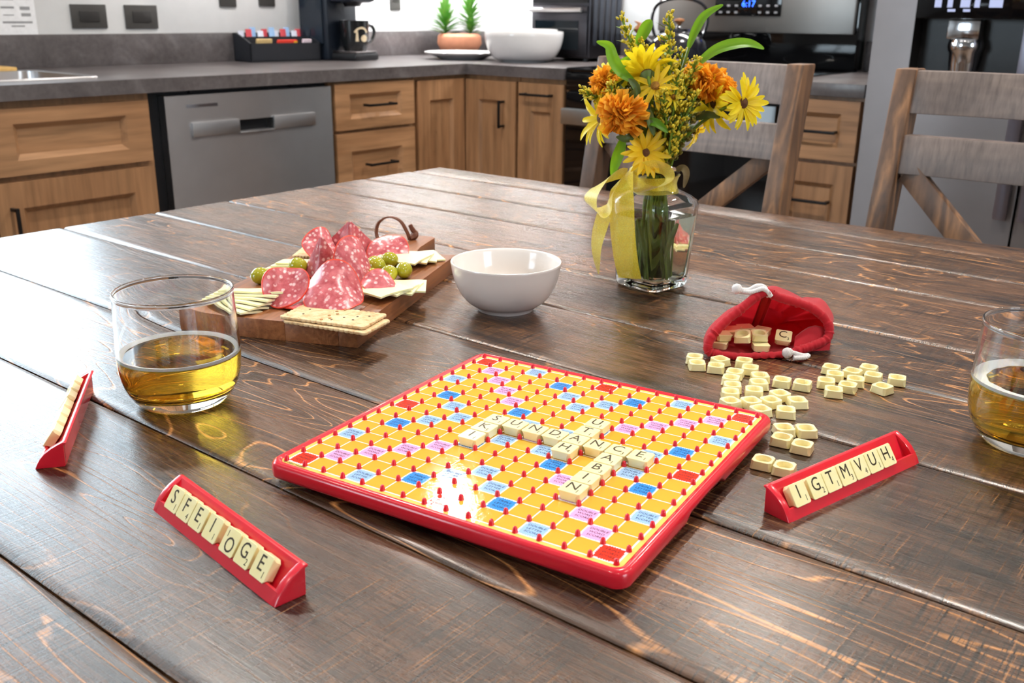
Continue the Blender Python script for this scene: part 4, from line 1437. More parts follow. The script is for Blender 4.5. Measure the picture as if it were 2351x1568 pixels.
for (w, sa, sh, da, ridge) in ((0.0, 1, 1, 0, .0), (.006, 1.03, 1.04, 0, .006), (.016, 1.06, 1.00, .003, .03), (.03, 1.07, .92, .009, .08), (.043, 1.03, .86, .016, .16), (.056, .92, .82, .022, .22), (.068, .78, .72, .026, .22), (.077, .6, .52, .028, .10), (.081, .3, .30, .028, .0)):
    ring = []
    for k, p in enumerate(rim_s):
        a, h, ww = p
        f = k / NB
        n1 = mnoise.noise(Vector((math.cos(f * 2 * PI) * 2.1, math.sin(f * 2 * PI) * 2.1, w * 40)))
        bump_ = ridge * (.5 * math.sin(a * 150 + 1.2) + .6 * n1)
        hh = h * sh * (1 + bump_ * (1.0 if h > .01 else 0)) + (.0012 if h < .004 else 0)
        back = ww * (1 - w / .10) + w * (1 + .12 * n1)
        ring.append(bagpt(a * sa + da + .0015 * n1 * (w > .01), hh, back))
    rings.append(ring)
bm = bmesh.new()
bm_rings(bm, rings, cap1=True)
part('pouch', bm, CLOTH, bag, angle=80)
# gathered hem
bm = bmesh.new()
n2 = 8
hem = []
HP = spline([bagpt(*p) for p in rim], 12, closed=True)
pts2, fr2 = frames(HP)
for k, p in enumerate(pts2):
    t_, u_, w_ = fr2[k]
    q = .0036 * (1 + .26 * mnoise.noise(Vector((k * .42, 0, 5))) + .30 * mnoise.noise(Vector((k * .9, 3, 5))))
    ring = []
    for m in range(n2):
        an = 2 * PI * m / n2 + .5 * math.sin(k * .35)
        v = p + u_ * (q * math.cos(an)) + w_ * (q * math.sin(an))
        if v.z < .0008:
            v.z = .0008
        ring.append(v)
    hem.append(ring)
hem.append(hem[0])
bm_rings(bm, hem)
bmesh.ops.remove_doubles(bm, verts=bm.verts, dist=1e-7)
part('hem', bm, CLOTH, bag, angle=80)
# inner seam fold and lower fold of cloth
bm = bmesh.new()
rows = []
for k in range(9):
    f = k / 8
    for_ = []
    for m in range(6):
        g_ = (m - 2.5) * .0016
        for_.append(bagpt(.002 + g_ + .002 * f, .043 * (1 - f) + .006, .02 + .004 * math.sin(m * 2.4) + .034 * f))
    rows.append(for_)
bm_grid(bm, rows); solidify(bm, .0006)
part('seam_fold', bm, CLOTH, bag, angle=80)
bm = bmesh.new()
rows = []
for k in range(7):
    f = k / 6
    rows.append([bagpt(.020 + .030 * f + .002 * m, .003 + .017 * math.sin((m / 5) * PI) * (.5 + .5 * math.sin(f * PI)), .004 + .0045 * m + .004 * f) for m in range(6)])
bm_grid(bm, rows); solidify(bm, .0006)
part('inner_fold', bm, CLOTH, bag, angle=80)
# cords
CORD = NT('white_braided_cord')
CORD.set(Base_Color=lin((240, 236, 236)), Roughness=0.7)
_w = CORD.node('ShaderNodeTexWave'); _w.inputs['Scale'].default_value = 420; CORD.link(CORD.coord(), _w.inputs['Vector'])
CORD.bump(_w.outputs['Fac'], 0.6, .0006)
CORD = CORD.m
def cord(pts, knot, kr):
    bm = bmesh.new(); bm_tube(bm, spline(pts, 6), .0019, 10)
    c = part('cord', bm, CORD, bag, angle=60)
    bm = bmesh.new()
    bmesh.ops.create_icosphere(bm, subdivisions=3, radius=kr)
    for v in bm.verts:
        v.co *= 1 + .16 * mnoise.noise(v.co * 420)
        v.co += Vector(knot)
    part('knot', bm, CORD, c, angle=80)
top = bagpt(*rimpt(1765, 676))
cord([top + Vector((.002, 0, -.004)), top + ev * -.002 + Vector((0, 0, .003)), top + ev * -.008 + Vector((0, 0, .0042)), top + ev * -.014 + Vector((0, 0, .0012)), top + ev * -.021 + Vector((0, 0, .0012))], top + ev * -.0235 + Vector((0, 0, .0022)), .0040)
cord([top + Vector((.004, 0, -.003)), top + ev * -.004 - bv * .003 + Vector((0, 0, .0028)), top + ev * -.013 - bv * .002 + Vector((0, 0, .0)), top + ev * -.021 + Vector((0, 0, .0006))], top + ev * -.0225 + Vector((0, 0, .0014)), .0030)
bot = bagpt((1800 - 1765) / 2930., .003, -.001)
cord([bot + Vector((0, 0, .002)), bot - bv * .0045 + ev * .004 + Vector((0, 0, .003)), bot - bv * .006 + ev * .012 + Vector((0, 0, .001)), bot - bv * .004 + ev * .017 + Vector((0, 0, .0004)), bot - bv * .0075 + ev * .012 + Vector((0, 0, 0)), bot - bv * .0085 + ev * .004 + Vector((0, 0, .0))], bot - bv * .006 + Vector((0, 0, .0035)), .0042)
BAGM = Matrix.Translation((.0345, .2905, TT))
def bagtile(x, y, h, w, rx, ry, rz, ch, label):
    a = (x - 1765) / 2930.0
    p = BAGM @ bagpt(a, h, w)
    e_ = math.atan2(ev.y, ev.x)
    m = Matrix.Translation(p) @ Matrix.Rotation(e_ + R(rz), 4, 'Z') @ Matrix.Rotation(R(rx), 4, 'X') @ Matrix.Rotation(R(ry), 4, 'Y')
    letter_tile(ch, label, m, 'tiles in the red bag')
bagtile(1662, 800, .0042, .014, 0, 0, -25, None, 'tile lying edge-on at the lower left inside the red bag')
bagtile(1668, 790, .0098, .017, 0, 3, 8, None, 'tile stacked on the lowest left tile inside the red bag')
bagtile(1709, 795, .0165, .0105, 196, 6, -18, None, 'tilted face-down tile with its round hollow showing in the red bag mouth')
bagtile(1753, 785, .0155, .016, 188, 0, -4, None, 'face-down tile stacked right of the tilted one in the red bag')
bagtile(1752, 805, .0036, .009, 0, 0, -3, None, 'tile lying edge-on at the lower front inside the red bag')
bagtile(1705, 775, .0090, .030, 8, -8, -20, None, 'tile half in shade at the upper left inside the red bag')
bagtile(1738, 772, .0090, .036, 0, 0, 5, None, 'tile deep inside the red bag behind the hollow ones')
bagtile(1772, 778, .0085, .030, 6, 0, -38, None, 'tile deep inside the red bag left of the lettered C')
bagtile(1814, 783, .0075, .020, 26, 4, -22, 'C', 'tile lettered C tilted inside the right of the red bag')

# ------------------------------------------------------------------ glasses
GLASS = NT('clear_glass')
GLASS.set(Base_Color=(1, 1, 1), Roughness=0.0, IOR=1.48)
GLASS.b.inputs['Transmission Weight'].default_value = 1.0
GLASS = GLASS.m
CIDER = NT('amber_cider')
CIDER.set(Base_Color=lin((255, 208, 66)), Roughness=0.0, IOR=1.34)
CIDER.b.inputs['Transmission Weight'].default_value = 1.0
CIDER = CIDER.m
FOAM = mat('foam', (252, 250, 244), 0.7, 0, 0.05, 900, bump=0.5, bscale=2500, sss=.2)
def tumbler(label, loc, level, foamw):
    t = thing('tumbler', label, 'glass', loc, 0.4, 'drinking glasses on the table')
    outer = [(0, .0), (.0255, .0), (.0285, .0015), (.0325, .0062), (.0365, .0135), (.0388, .0225), (.0395, .032), (.0393, .045), (.0386, .062), (.0378, .0765)]
    rimp = [(.0376, .0778), (.0370, .0778), (.0367, .0766)]
    inner = [(.0375, .062), (.0382, .045), (.0383, .032), (.0374, .0235), (.0347, .0165), (.028, .0112), (.015, .0090), (0, .0086)]
    def dense(pr, per=5):
        return [(max(0.0, q.x), q.y) for q in spline([(r_, z_, 0) for r_, z_ in pr], per)]
    outer = [(0, .0), (.0240, .0), (.0262, .0004)] + dense([(.0276, .0010), (.0298, .0030), (.0325, .0062), (.0365, .0135), (.0388, .0225), (.0395, .032), (.0393, .045), (.0387, .058), (.0381, .070), (.0379, .0745)])
    rimp = [(.03765 + .00085 * math.cos(R(a_)), .0766 + .0011 * math.sin(R(a_))) for a_ in range(-30, 211, 20)]
    inner = dense([(.0371, .0745), (.0372, .070), (.0377, .058), (.0382, .045), (.0383, .032), (.0374, .0235), (.0347, .0165), (.028, .0112), (.015, .0090)]) + [(0, .0086)]
    bm = bmesh.new(); bm_lathe(bm, outer + rimp + inner, 96)
    part('glass_body', bm, GLASS, t, angle=60)
    bm = bmesh.new()
    def ri(z):
        pr = sorted([(z_, r_) for r_, z_ in inner])
        for (z0, r0), (z1, r1) in zip(pr[:-1], pr[1:]):
            if z0 <= z <= z1:
                return r0 + (r1 - r0) * (z - z0) / max(1e-6, z1 - z0)
        return pr[-1][1]
    k = .00025
    prof = [(0, .0086 - k)] + [(r_ + k, z_ - k * .5) for r_, z_ in reversed(inner[:-1]) if z_ < level - .002] + [(ri(level) + k, level), (0, level)]
    bm_lathe(bm, prof, 72)
    d = part('drink', bm, CIDER, t, angle=50)
    bm = bmesh.new()
    rl = ri(level)
    n = 96
    rows = [[], [], [], []]
    for i in range(n):
        a = 2 * PI * i / n
        w = foamw * (1 + .25 * mnoise.noise(Vector((math.cos(a) * 3, math.sin(a) * 3, 2))))
        for q, (dr_, dz_) in enumerate(((.0002, -.0008), (.0002, .0020), (-w * .6, .0016), (-w, -.0002))):
            rr_ = rl + dr_
            rows[q].append(((rr_) * math.cos(a), (rr_) * math.sin(a), level + dz_))
    bm_rings(bm, rows + [rows[0]])
    bmesh.ops.remove_doubles(bm, verts=bm.verts, dist=1e-7)
    part('foam_ring', bm, FOAM, d, angle=70)
    return t
tumbler('half-full tumbler of amber cider on the left, beside the serving board', (-.2358, -.0819, TT), .0345, .0030)
tumbler('tumbler of amber cider cut off by the right picture edge', (.2235, .2140, TT), .0400, .0085)

# ------------------------------------------------------------------ small bowl
bm = bmesh.new()
prof = [(0, .0022), (.021, .0022), (.0225, 0), (.0248, 0), (.0258, .0030)]
for k in range(1, 13):
    a = k / 12
    prof.append((.0258 + (.0490 - .0258) * math.sin(a * PI / 2) ** .9, .0030 + .0405 * (1 - math.cos(a * PI / 2) ** 1.15)))
prof = prof[:5] + [(.0300, .0048), (.0350, .0085), (.0395, .0140), (.0432, .0205), (.0460, .0280), (.0477, .0355), (.0486, .0415), (.0489, .0428), (.0486, .0437), (.0476, .0438), (.0469, .0430), (.0463, .0400),
                    (.0455, .0350), (.0438, .0280), (.0410, .0205), (.0370, .0140), (.0315, .0090), (.022, .0062), (0, .0054)]
bm_lathe(bm, prof, 80)
o = part('small_bowl', bm, mat('bowl_porcelain', (232, 224, 218), 0.16, 0, 0.01, coat=.4), None, (-.2076, .2270, TT), angle=60)
tag(o, 'empty white porcelain bowl on the table beside the serving board', 'bowl')
# ------------------------------------------------------------------ serving board and food
SB = Matrix.Translation((-.2265, .067, TT)) @ Matrix.Rotation(R(24.3), 4, 'Z')
SH = .0165
sb = thing('serving_board', 'brown wooden serving board with leather loop, loaded with salami and cheese', 'serving board')
sb.matrix_world = SB
for x0, x1 in ((-.0160, 0), (-.0620, -.0160), (-.1080, -.0620), (-.156, -.1080)):
    bm = bmesh.new(); bm_box(bm, x0 + .00003, x1 - .00003, 0, .252, .0, SH)
    part('stave', bm, W_SERVE, sb, bevel=.0006)
bm = bmesh.new()
hp = [(-.108, .2522), (-.106, .262), (-.104, .275), (-.104, .322), (-.099, .328), (-.051, .328), (-.046, .322), (-.046, .275), (-.044, .262), (-.042, .2522)]
bm_prism(bm, hp, 0, SH)
hd = part('handle', bm, W_SERVE, sb, bevel=.0008)
LEA = mat('brown_leather', (104, 58, 36), 0.55, 0, .12, 200, bump=.15, bscale=900)
def uv(u, v, h):
    return Vector((-u, v, h))
bm = bmesh.new()
lp = spline([uv(.090, .280, .014), uv(.098, .284, .024), uv(.097, .288, .036), uv(.087, .292, .042), uv(.077, .297, .038), uv(.071, .300, .027), uv(.068, .302, .0170)], 6)
bm_strip(bm, lp, Vector((.45, .9, 0)).normalized(), .0042)
solidify(bm, .0012)
st = part('strap', bm, LEA, sb, angle=50)
bm = bmesh.new()
bm_tube(bm, spline([uv(.068, .302, SH + .0018), uv(.0655, .306, SH + .0030), uv(.0635, .309, SH + .0062), uv(.0665, .308, SH + .0105), uv(.0690, .307, SH + .0160)], 4), [.0030, .0034, .0036, .0036, .0040, .0042, .0042, .0040, .0036, .0030, .0026, .0026, .0028, .0026, .0024, .0024, .0024], 6)
part('knot', bm, LEA, st, angle=30)

def seat(o, u, v, h, rz=0.0, rx=0.0, ry=0.0):
    o.matrix_world = SB @ Matrix.Translation((-u, v, h)) @ Matrix.Rotation(R(rz), 4, 'Z') @ Matrix.Rotation(R(rx), 4, 'X') @ Matrix.Rotation(R(ry), 4, 'Y')
    return o
# salami
SAL = NT('salami')
_vo = SAL.node('ShaderNodeTexVoronoi'); _vo.inputs['Scale'].default_value = 210; _vo.inputs['Randomness'].default_value = 1.0
_mp = SAL.mapping(SAL.coord(), (1, 1, 1))
SAL.link(_mp, _vo.inputs['Vector'])
_nz = SAL.noise(_mp, 300, 3, .6)
_fat = SAL.math('MULTIPLY', SAL.ramp(_vo.outputs['Distance'], [(0.22, 1.0), (0.42, 0.0)]), SAL.ramp(_nz, [(0.34, 0.0), (0.52, 1.0)]))
_base = SAL.ramp(SAL.noise(_mp, 120, 4, .65), [(0.3, lin((172, 62, 70))), (0.7, lin((216, 118, 124)))])
SAL.link(SAL.mix(_fat, _base, lin((240, 200, 198))), SAL.b.inputs['Base Color'])
SAL.set(Roughness=0.3)
SAL.b.inputs['Subsurface Weight'].default_value = .25
SAL.b.inputs['Subsurface Scale'].default_value = .002
SAL.bump(_nz, .2, .0008)
SAL = SAL.m
RIND = mat('salami_rind', (226, 74, 58), 0.35, 0, .15, 300, sss=.2)
def salami(label, u, v, r, az, lean, bend, h0=SH + .0006, ruffle=.0016, roll=0.0, squash=1.0):
    bm = bmesh.new()
    nr, nt = 9, 40
    k = bend / r
    sd = random.random() * 9
    def P(rho, th):
        p, q = rho * math.cos(th), rho * math.sin(th) * squash
        a = p * k
        X, Y = (math.sin(a) / k, (1 - math.cos(a)) / k) if abs(k) > 1e-6 else (p, 0)
        Y += ruffle * math.sin(3 * th + sd) * (rho / r) ** 2 + .0015 * mnoise.noise(Vector((X * 90 + sd, q * 90, sd)))
        return Vector((X, Y, q))
    c = bm.verts.new(P(0, 0))
    prev = None
    rows = []
    for i in range(1, nr + 1):
        rho = r * ((i / (nr - 1)) ** .9 * .955 if i < nr else 1.0)
        row = [bm.verts.new(P(rho, 2 * PI * j / nt)) for j in range(nt)]
        rows.append(row)
        for j in range(nt):
            jj = (j + 1) % nt
            if prev is None:
                bm.faces.new((c, row[j], row[jj]))
            else:
                f = bm.faces.new((prev[j], row[j], row[jj], prev[jj]))
                if i == nr:
                    f.material_index = 1
        prev = row
    solidify(bm, .0012)
    for f in bm.faces:
        if f.calc_area() < 1e-9:
            pass
    rz = Matrix.Rotation(R(az + 90), 4, 'Z') @ Matrix.Rotation(R(-lean), 4, 'X') @ Matrix.Rotation(R(roll), 4, 'Y')
    bmesh.ops.transform(bm, matrix=rz, verts=bm.verts)
    lo = min(v_.co.z for v_ in bm.verts)
    bmesh.ops.translate(bm, verts=bm.verts, vec=(0, 0, -lo))
    o = part('salami_slice', bm, [SAL, RIND], None, angle=60)
    seat(o, u, v, h0)
    return tag(o, label, 'salami', 'salami slices on the serving board')
def salami_cone(label, u, v, L_, alpha, az, lean, depth, wav=.0015):
    """slice draped into a tent: point at the top, curved red edge below"""
    bm = bmesh.new()
    sd = random.random() * 9
    rows = []
    nr, nf = 10, 22
    for i in range(nr + 1):
        rho = L_ * (.04 + .96 * ((i / (nr - 1)) * .965 if i < nr else 1.0))
        row = []
        for j in range(nf + 1):
            f = 2 * j / nf - 1
            g = rho / L_
            X = rho * math.sin(f * alpha)
            Z = L_ - rho * math.cos(f * alpha)
            Y = depth * (abs(f) ** 1.6) * g + wav * math.sin(f * 5 + sd) * g + .0018 * mnoise.noise(Vector((X * 80 + sd, Z * 80, sd)))
            row.append((X, Y, Z + .0015 * math.sin(f * 7 + sd) * g))
        rows.append(row)
    vs = bm_grid(bm, rows)
    bm.faces.ensure_lookup_table()
    for k, f in enumerate(bm.faces):
        if k >= (nr - 1) * nf:
            f.material_index = 1
    solidify(bm, .0012)
    rz = Matrix.Rotation(R(az + 90), 4, 'Z') @ Matrix.Rotation(R(-lean), 4, 'X')
    bmesh.ops.transform(bm, matrix=rz, verts=bm.verts)
    lo = min(v_.co.z for v_ in bm.verts)
    bmesh.ops.translate(bm, verts=bm.verts, vec=(0, 0, -lo))
    o = part('salami_slice', bm, [SAL, RIND], None, angle=60)
    seat(o, u, v, SH + .0006)
    return tag(o, label, 'salami', 'salami slices on the serving board')
salami_cone('large salami slice peaking at the back of the pile', .0880, .1930, .0390, .80, -60, 8, .022, .003)
salami('salami slice lying low behind the olives at the back right', .0560, .2080, .0215, -80, 60, .3)
salami('red-edged salami slice seen edge-on at the back left of the pile', .1060, .1760, .0235, -30, 52, 1.0, ruffle=.004)
salami_cone('tall tent-folded salami slice left of centre in the pile', .0830, .1180, .0400, .50, -66, 12, .020)
salami_cone('tall tent-folded salami slice right of centre in the pile', .0660, .1330, .0390, .56, -75, 14, .018)
salami('salami slice with raised red edge right of the front slice', .0440, .1130, .0260, -22, 30, 1.2, ruffle=.002)
salami('round salami slice leaning at the left front of the pile', .0800, .0420, .0205, -78, 46, -.75, ruffle=.003, roll=20)
salami('broad domed salami slice at the front centre of the pile', .0390, .0420, .0300, -70, 58, 1.05, ruffle=.004, squash=.92)
salami('salami slice lying flat under the front slices', .0560, .0500, .0300, -70, 85, .2, ruffle=.001)
salami('small salami slice overlapping the cheese at the right', .0190, .0930, .0155, -60, 66, .5, SH + .004)
# cheese
CHEESE = mat('pale_cheese', (250, 240, 192), 0.35, 0, .03, 80, sss=.4, bump=.06, bscale=400)
def cheese(label, u, v, w, l, rz, h, ry=0.0, rx=0.0, group=None, tri=False):
    bm = bmesh.new()
    n = 6
    rows = []
    for i in range(n + 1):
        row = []
        for j in range(n + 1):
            x = (i / n - .5) * w * (1 if not tri else (1 - .5 * j / n))
            y = (j / n - .5) * l
            z = .0010 * mnoise.noise(Vector((x * 60 + u * 99, y * 60, v * 77))) - .0012 * ((2 * i / n - 1) ** 4 + (2 * j / n - 1) ** 4) * .4
            row.append((x, y, z))
        rows.append(row)
    bm_grid(bm, rows)
    solidify(bm, .0017)
    o = part('cheese_slice', bm, CHEESE, None, angle=50)
    seat(o, u, v, h, rz, rx, ry)
    return tag(o, label, 'cheese', group)
ordn = ('bottom', 'second lowest', 'third lowest', 'fourth lowest', 'fifth lowest', 'top')
for k in range(6):
    cheese('long pale cheese slice, %s of the fan at the left front corner' % ordn[k], .119 - .002 * k, .018 + .0048 * k, .052, .022, -22 + 7 * k, SH + .0016 + .0016 * k, 0, -10, 'cheese fan at the left front')
for k in range(4):
    cheese('pale cheese slice, %s of the stack behind the left olives' % ('bottom', 'second', 'third', 'top')[k], .126 - .003 * k, .136 + .004 * k, .046, .024, -6 + 5 * k, SH + .0012 + .0024 * k, 0, -6, 'cheese stack behind the left olives')
for k in range(4):
    cheese('square pale cheese slice, %s of the fan at the right edge of the board' % ('bottom', 'second', 'third', 'top')[k], .006 + .003 * k, .120 - .0105 * k, .039, .039, 18 - 14 * k, SH + .0012 + .0018 * k, 0, 0, 'cheese fan at the right edge')
for k in range(4):
    cheese('square pale cheese slice, %s of the stack next to the board handle' % ('bottom', 'second', 'third', 'top')[k], .032 + .002 * k, .227 - .009 * k, .046, .042, -4 + 13 * (3 - k), SH + .0012 + .0018 * k, 0, 0, 'cheese stack by the handle')
# olives
OLIVE = mat('green_olive', (172, 168, 34), 0.16, 0, .12, 60, coat=.6, sss=.2)
def olive_mesh(k):
    bm = bmesh.new()
    bmesh.ops.create_uvsphere(bm, u_segments=24, v_segments=14, radius=1)
    for v_ in bm.verts:
        v_.co *= 1 + .03 * mnoise.noise(v_.co * 1.5 + Vector((k, 0, 0)))
        v_.co.x *= 1.14
        v_.co *= .0076
    return to_mesh('olive', bm, OLIVE, angle=80)
OM = [olive_mesh(k) for k in range(3)]
OL = [(0.1340, 0.0960, 0, 'largest green olive at the far left edge of the board', 30), (0.1165, 0.0900, 0, 'green olive beside the leftmost olive, half behind salami', 80), (0.1110, 0.1250, .004, 'green olive resting on the cheese behind the left pair', 10),
      (0.0730, 0.1450, .0065, 'topmost green olive at the left of the right-hand cluster', 60), (0.0710, 0.1290, 0, 'green olive half hidden under the topmost one', 0), (0.0540, 0.1150, 0, 'green olive at the front left of the right-hand cluster', 100),
      (0.0380, 0.1230, 0, 'green olive lying lengthways at the front of the right-hand cluster', 10), (0.0270, 0.1370, 0, 'green olive third from the right end of the cluster', 70), (0.0180, 0.1520, 0, 'green olive at the right end of the cluster', 80), (0.0420, 0.1770, .002, 'green olive at the back next to the cheese stack', 20),
      (0.0510, 0.1620, .001, 'green olive in the middle back of the right-hand cluster', 50), (0.0420, 0.1450, .0045, 'green olive resting on top in the middle of the cluster', 0)]
for k, (u, v, dz, lb, rz) in enumerate(OL):
    o = put('olive', OM[k % 3])
    seat(o, u, v, SH + .0076 + dz, rz, 0, (k % 3 - 1) * 8)
    tag(o, lb, 'olive', 'olives on the serving board')
# crackers
CRK = NT('cracker')
_cn = CRK.noise(CRK.coord(), 160, 4, .65)
_cs = CRK.ramp(CRK.noise(CRK.mapping(CRK.coord(), (260, 420, 300)), 1.0, 2, .5), [(0.70, 0.0), (0.74, 1.0)])
CRK.link(CRK.mix(_cs, CRK.ramp(_cn, [(0.3, lin((196, 152, 100))), (0.55, lin((226, 196, 150))), (0.8, lin((240, 218, 178)))]), lin((96, 66, 40))), CRK.b.inputs['Base Color'])
CRK.set(Roughness=0.7)
CRK.bump(_cn, .4, .0015)
CRK = CRK.m
def cracker(label, u, v, L_, W_, rz, h, rx=0, ry=0, n=2):
    bm = bmesh.new()
    out = []
    def side(x0, y0, x1, y1, teeth):
        dx, dy = (x1 - x0) / teeth, (y1 - y0) / teeth
        nx, ny = dy, -dx
        l_ = math.hypot(nx, ny)
        for t_ in range(teeth):
            for f, a in ((0, 0), (.3, .0011), (.7, .0011)):
                out.append((x0 + dx * (t_ + f) + nx / l_ * a, y0 + dy * (t_ + f) + ny / l_ * a))
    hL, hW = L_ / 2, W_ / 2
    side(-hL, -hW, hL, -hW, 16); side(hL, -hW, hL, hW, 8); side(hL, hW, -hL, hW, 16); side(-hL, hW, -hL, -hW, 8)
    bm_prism(bm, out, 0, .0022)
    body = part('cracker', bm, CRK, None, bevel=.0004, seg=1)
    seat(body, u, v, h, rz, rx, ry)
    tag(body, label, 'cracker', 'crackers on the serving board')
    bm = bmesh.new()
    for i in range(6):
        bm_lathe(bm, [(.0014, .0), (.0012, .0006), (0, .0007)], 8, (-.0 if n == 2 else .003) + (.002 if i % 2 else -.002), -hW * .8 + i * hW * .32, .0021)
    part('crease', bm, mat('cracker_toast', (176, 128, 78), 0.75), body)
    bm = bmesh.new()
    r_ = random.Random(int(u * 9999))
    for i in range(7):
        x, y = r_.uniform(-hL * .85, hL * .85), r_.uniform(-hW * .7, hW * .7)
        bm_lathe(bm, [(.0011, 0), (.0008, .0004), (0, .0005)], 7, x, y, .0021)
    part('seeds', bm, mat('dark_seed', (74, 52, 38), 0.6), body)
cracker('seeded cream cracker lying under the top one at the front edge', .020, .0070, .074, .037, -9, SH + .0005)
cracker('seeded cream cracker on top at the front edge of the serving board', .0245, .0110, .074, .037, -6, SH + .0032, 0, 0)
cracker('cream cracker at the bottom behind the salami on the left', .118, .192, .05, .036, 8, SH + .0006)
cracker('cream cracker in the middle behind the salami on the left', .117, .194, .05, .036, 3, SH + .0034)
cracker('cream cracker on top behind the salami on the left', .118, .193, .05, .036, 10, SH + .0062)
cracker('cream cracker showing behind the salami next to the board handle', .082, .238, .046, .034, 6, SH + .0006)
cracker('topmost cream cracker next to the board handle', .083, .239, .046, .034, 2, SH + .0034)

# ------------------------------------------------------------------ vase
VX = Vector((-.151, .382, TT))
VE = Vector((.7789, .6272, 0)).normalized(); VF = Vector((-VE.y, VE.x, 0))
def vw(a, d, h):
    return VE * a + VF * d + Vector((0, 0, h))
vase = thing('vase', 'clear square glass vase of water with shoulders and round neck', 'vase', VX, R(-9))
def sup(r, e_, z, n=64):
    """rounded-square section, half side r, exponent e_"""
    out = []
    for k in range(n):
        a = 2 * PI * k / n
        c_, s_ = math.cos(a), math.sin(a)
        q = r / ((abs(c_) ** e_ + abs(s_) ** e_) ** (1 / e_))
        out.append((q * c_, q * s_, z))
    return out
outer = [(.0235, 7, 0), (.0255, 8, .0015), (.0262, 9, .005), (.0285, 9, .04), (.0308, 9, .072), (.0316, 8, .0805), (.0305, 7, .0845), (.0270, 5, .0885), (.0215, 3, .0925), (.0180, 2.1, .0955), (.0172, 2, .100), (.0182, 2, .105), (.0212, 2, .1115)]
rimr = [(.0210, 2, .1130), (.0199, 2, .1128)]
inner = [(.0168, 2, .106), (.0154, 2, .1005), (.0160, 2.1, .0965), (.0195, 3, .0925), (.0250, 5, .0872), (.0287, 7, .083), (.0295, 8, .079), (.0288, 8, .072), (.0264, 8, .04), (.0244, 8, .012), (.0225, 6, .0085)]
bm = bmesh.new()
bm_rings(bm, [sup(*q) for q in outer + rimr + inner], cap0=True, cap1=True)
part('vessel', bm, GLASS, vase, angle=60)
WATER = NT('water')
WATER.set(Base_Color=lin((250, 250, 236)), Roughness=0.0, IOR=1.33)
WATER.b.inputs['Transmission Weight'].default_value = 1.0
bm = bmesh.new()
bm_rings(bm, [sup(.0226, 6, .0083), sup(.0246, 8, .012), sup(.0266, 8, .04), sup(.0288, 8, .0695)], cap0=True, cap1=True)
part('water', bm, WATER.m, vase, angle=50)

# ------------------------------------------------------------------ bouquet
STEM = mat('stem_green', (104, 132, 44), 0.45, 0, .2, 60)
LEAF = translucent(mat('leaf_green', (100, 156, 36), 0.38, 0, .2, 40, sss=.1), (150, 196, 40), .35)
LEAFD = mat('leaf_dark', (88, 106, 50), 0.5, 0, .2, 60)
YPET = translucent(mat('yellow_petal', (255, 226, 30), 0.45, 0, .08, 50, sss=.15), (255, 232, 50), .35)
YPET2 = translucent(mat('deep_yellow_petal', (250, 208, 34), 0.45, 0, .1, 50, sss=.15), (255, 214, 50), .35)
OPET = translucent(mat('orange_petal', (255, 186, 60), 0.5, 0, .2, 70), (255, 190, 60), .5)
DISC = mat('brown_disc', (96, 58, 30), 0.8, 0, .3, 500, bump=.6, bscale=1500)
BUD = mat('goldenrod_bud', (206, 184, 44), 0.6, 0, .35, 300)
def petal_mesh(name, L_, w_, cup, m_):
    bm = bmesh.new()
    rows = []
    n = 7
    for i in range(n + 1):
        f = i / n
        ww = w_ * (math.sin(PI * (.12 + .80 * f)) ** .7) * (1 if f < .97 else .6)
        z = cup * math.sin(f * PI * .6) - cup * .9 * f * f
        rows.append([(f * L_, ww * q, z + abs(q) * ww * .35) for q in (-.5, -.2, .2, .5)])
    bm_grid(bm, rows)
    return to_mesh(name, bm, m_, angle=70)
def orient(nrm):
    """matrix whose z looks along nrm given as (right, up, toward camera)"""
    z = (VE * nrm[0] + Vector((0, 0, 1)) * nrm[1] - VF * nrm[2]).normalized()
    x = z.orthogonal().normalized()
    y = z.cross(x)
    m = Matrix.Identity(4)
    for r_ in range(3):
        m[r_][0], m[r_][1], m[r_][2] = x[r_], y[r_], z[r_]
    return m, z
srnd = random.Random(11)
def stem_pts(p, z):
    """from a bloom down through the neck into the water"""
    na, nd = srnd.uniform(-.010, .010), srnd.uniform(-.009, .009)
    neck = vw(na, nd, .104)
    foot = vw(srnd.uniform(-.012, .012) - na * .5, srnd.uniform(-.012, .012) - nd * .5, .0100)
    mid = (p - z * .02).lerp(neck + Vector((0, 0, .02)), .5)
    return [p, p - z * .012, mid, neck, neck.lerp(foot, .5), foot]
def add_stem(t, p, z, r=.0016):
    bm = bmesh.new()
    pts = spline([q - p for q in stem_pts(p, z)], 5)
    bm_tube(bm, pts, r, 7)
    o = part('stem', bm, STEM, t)
    return o
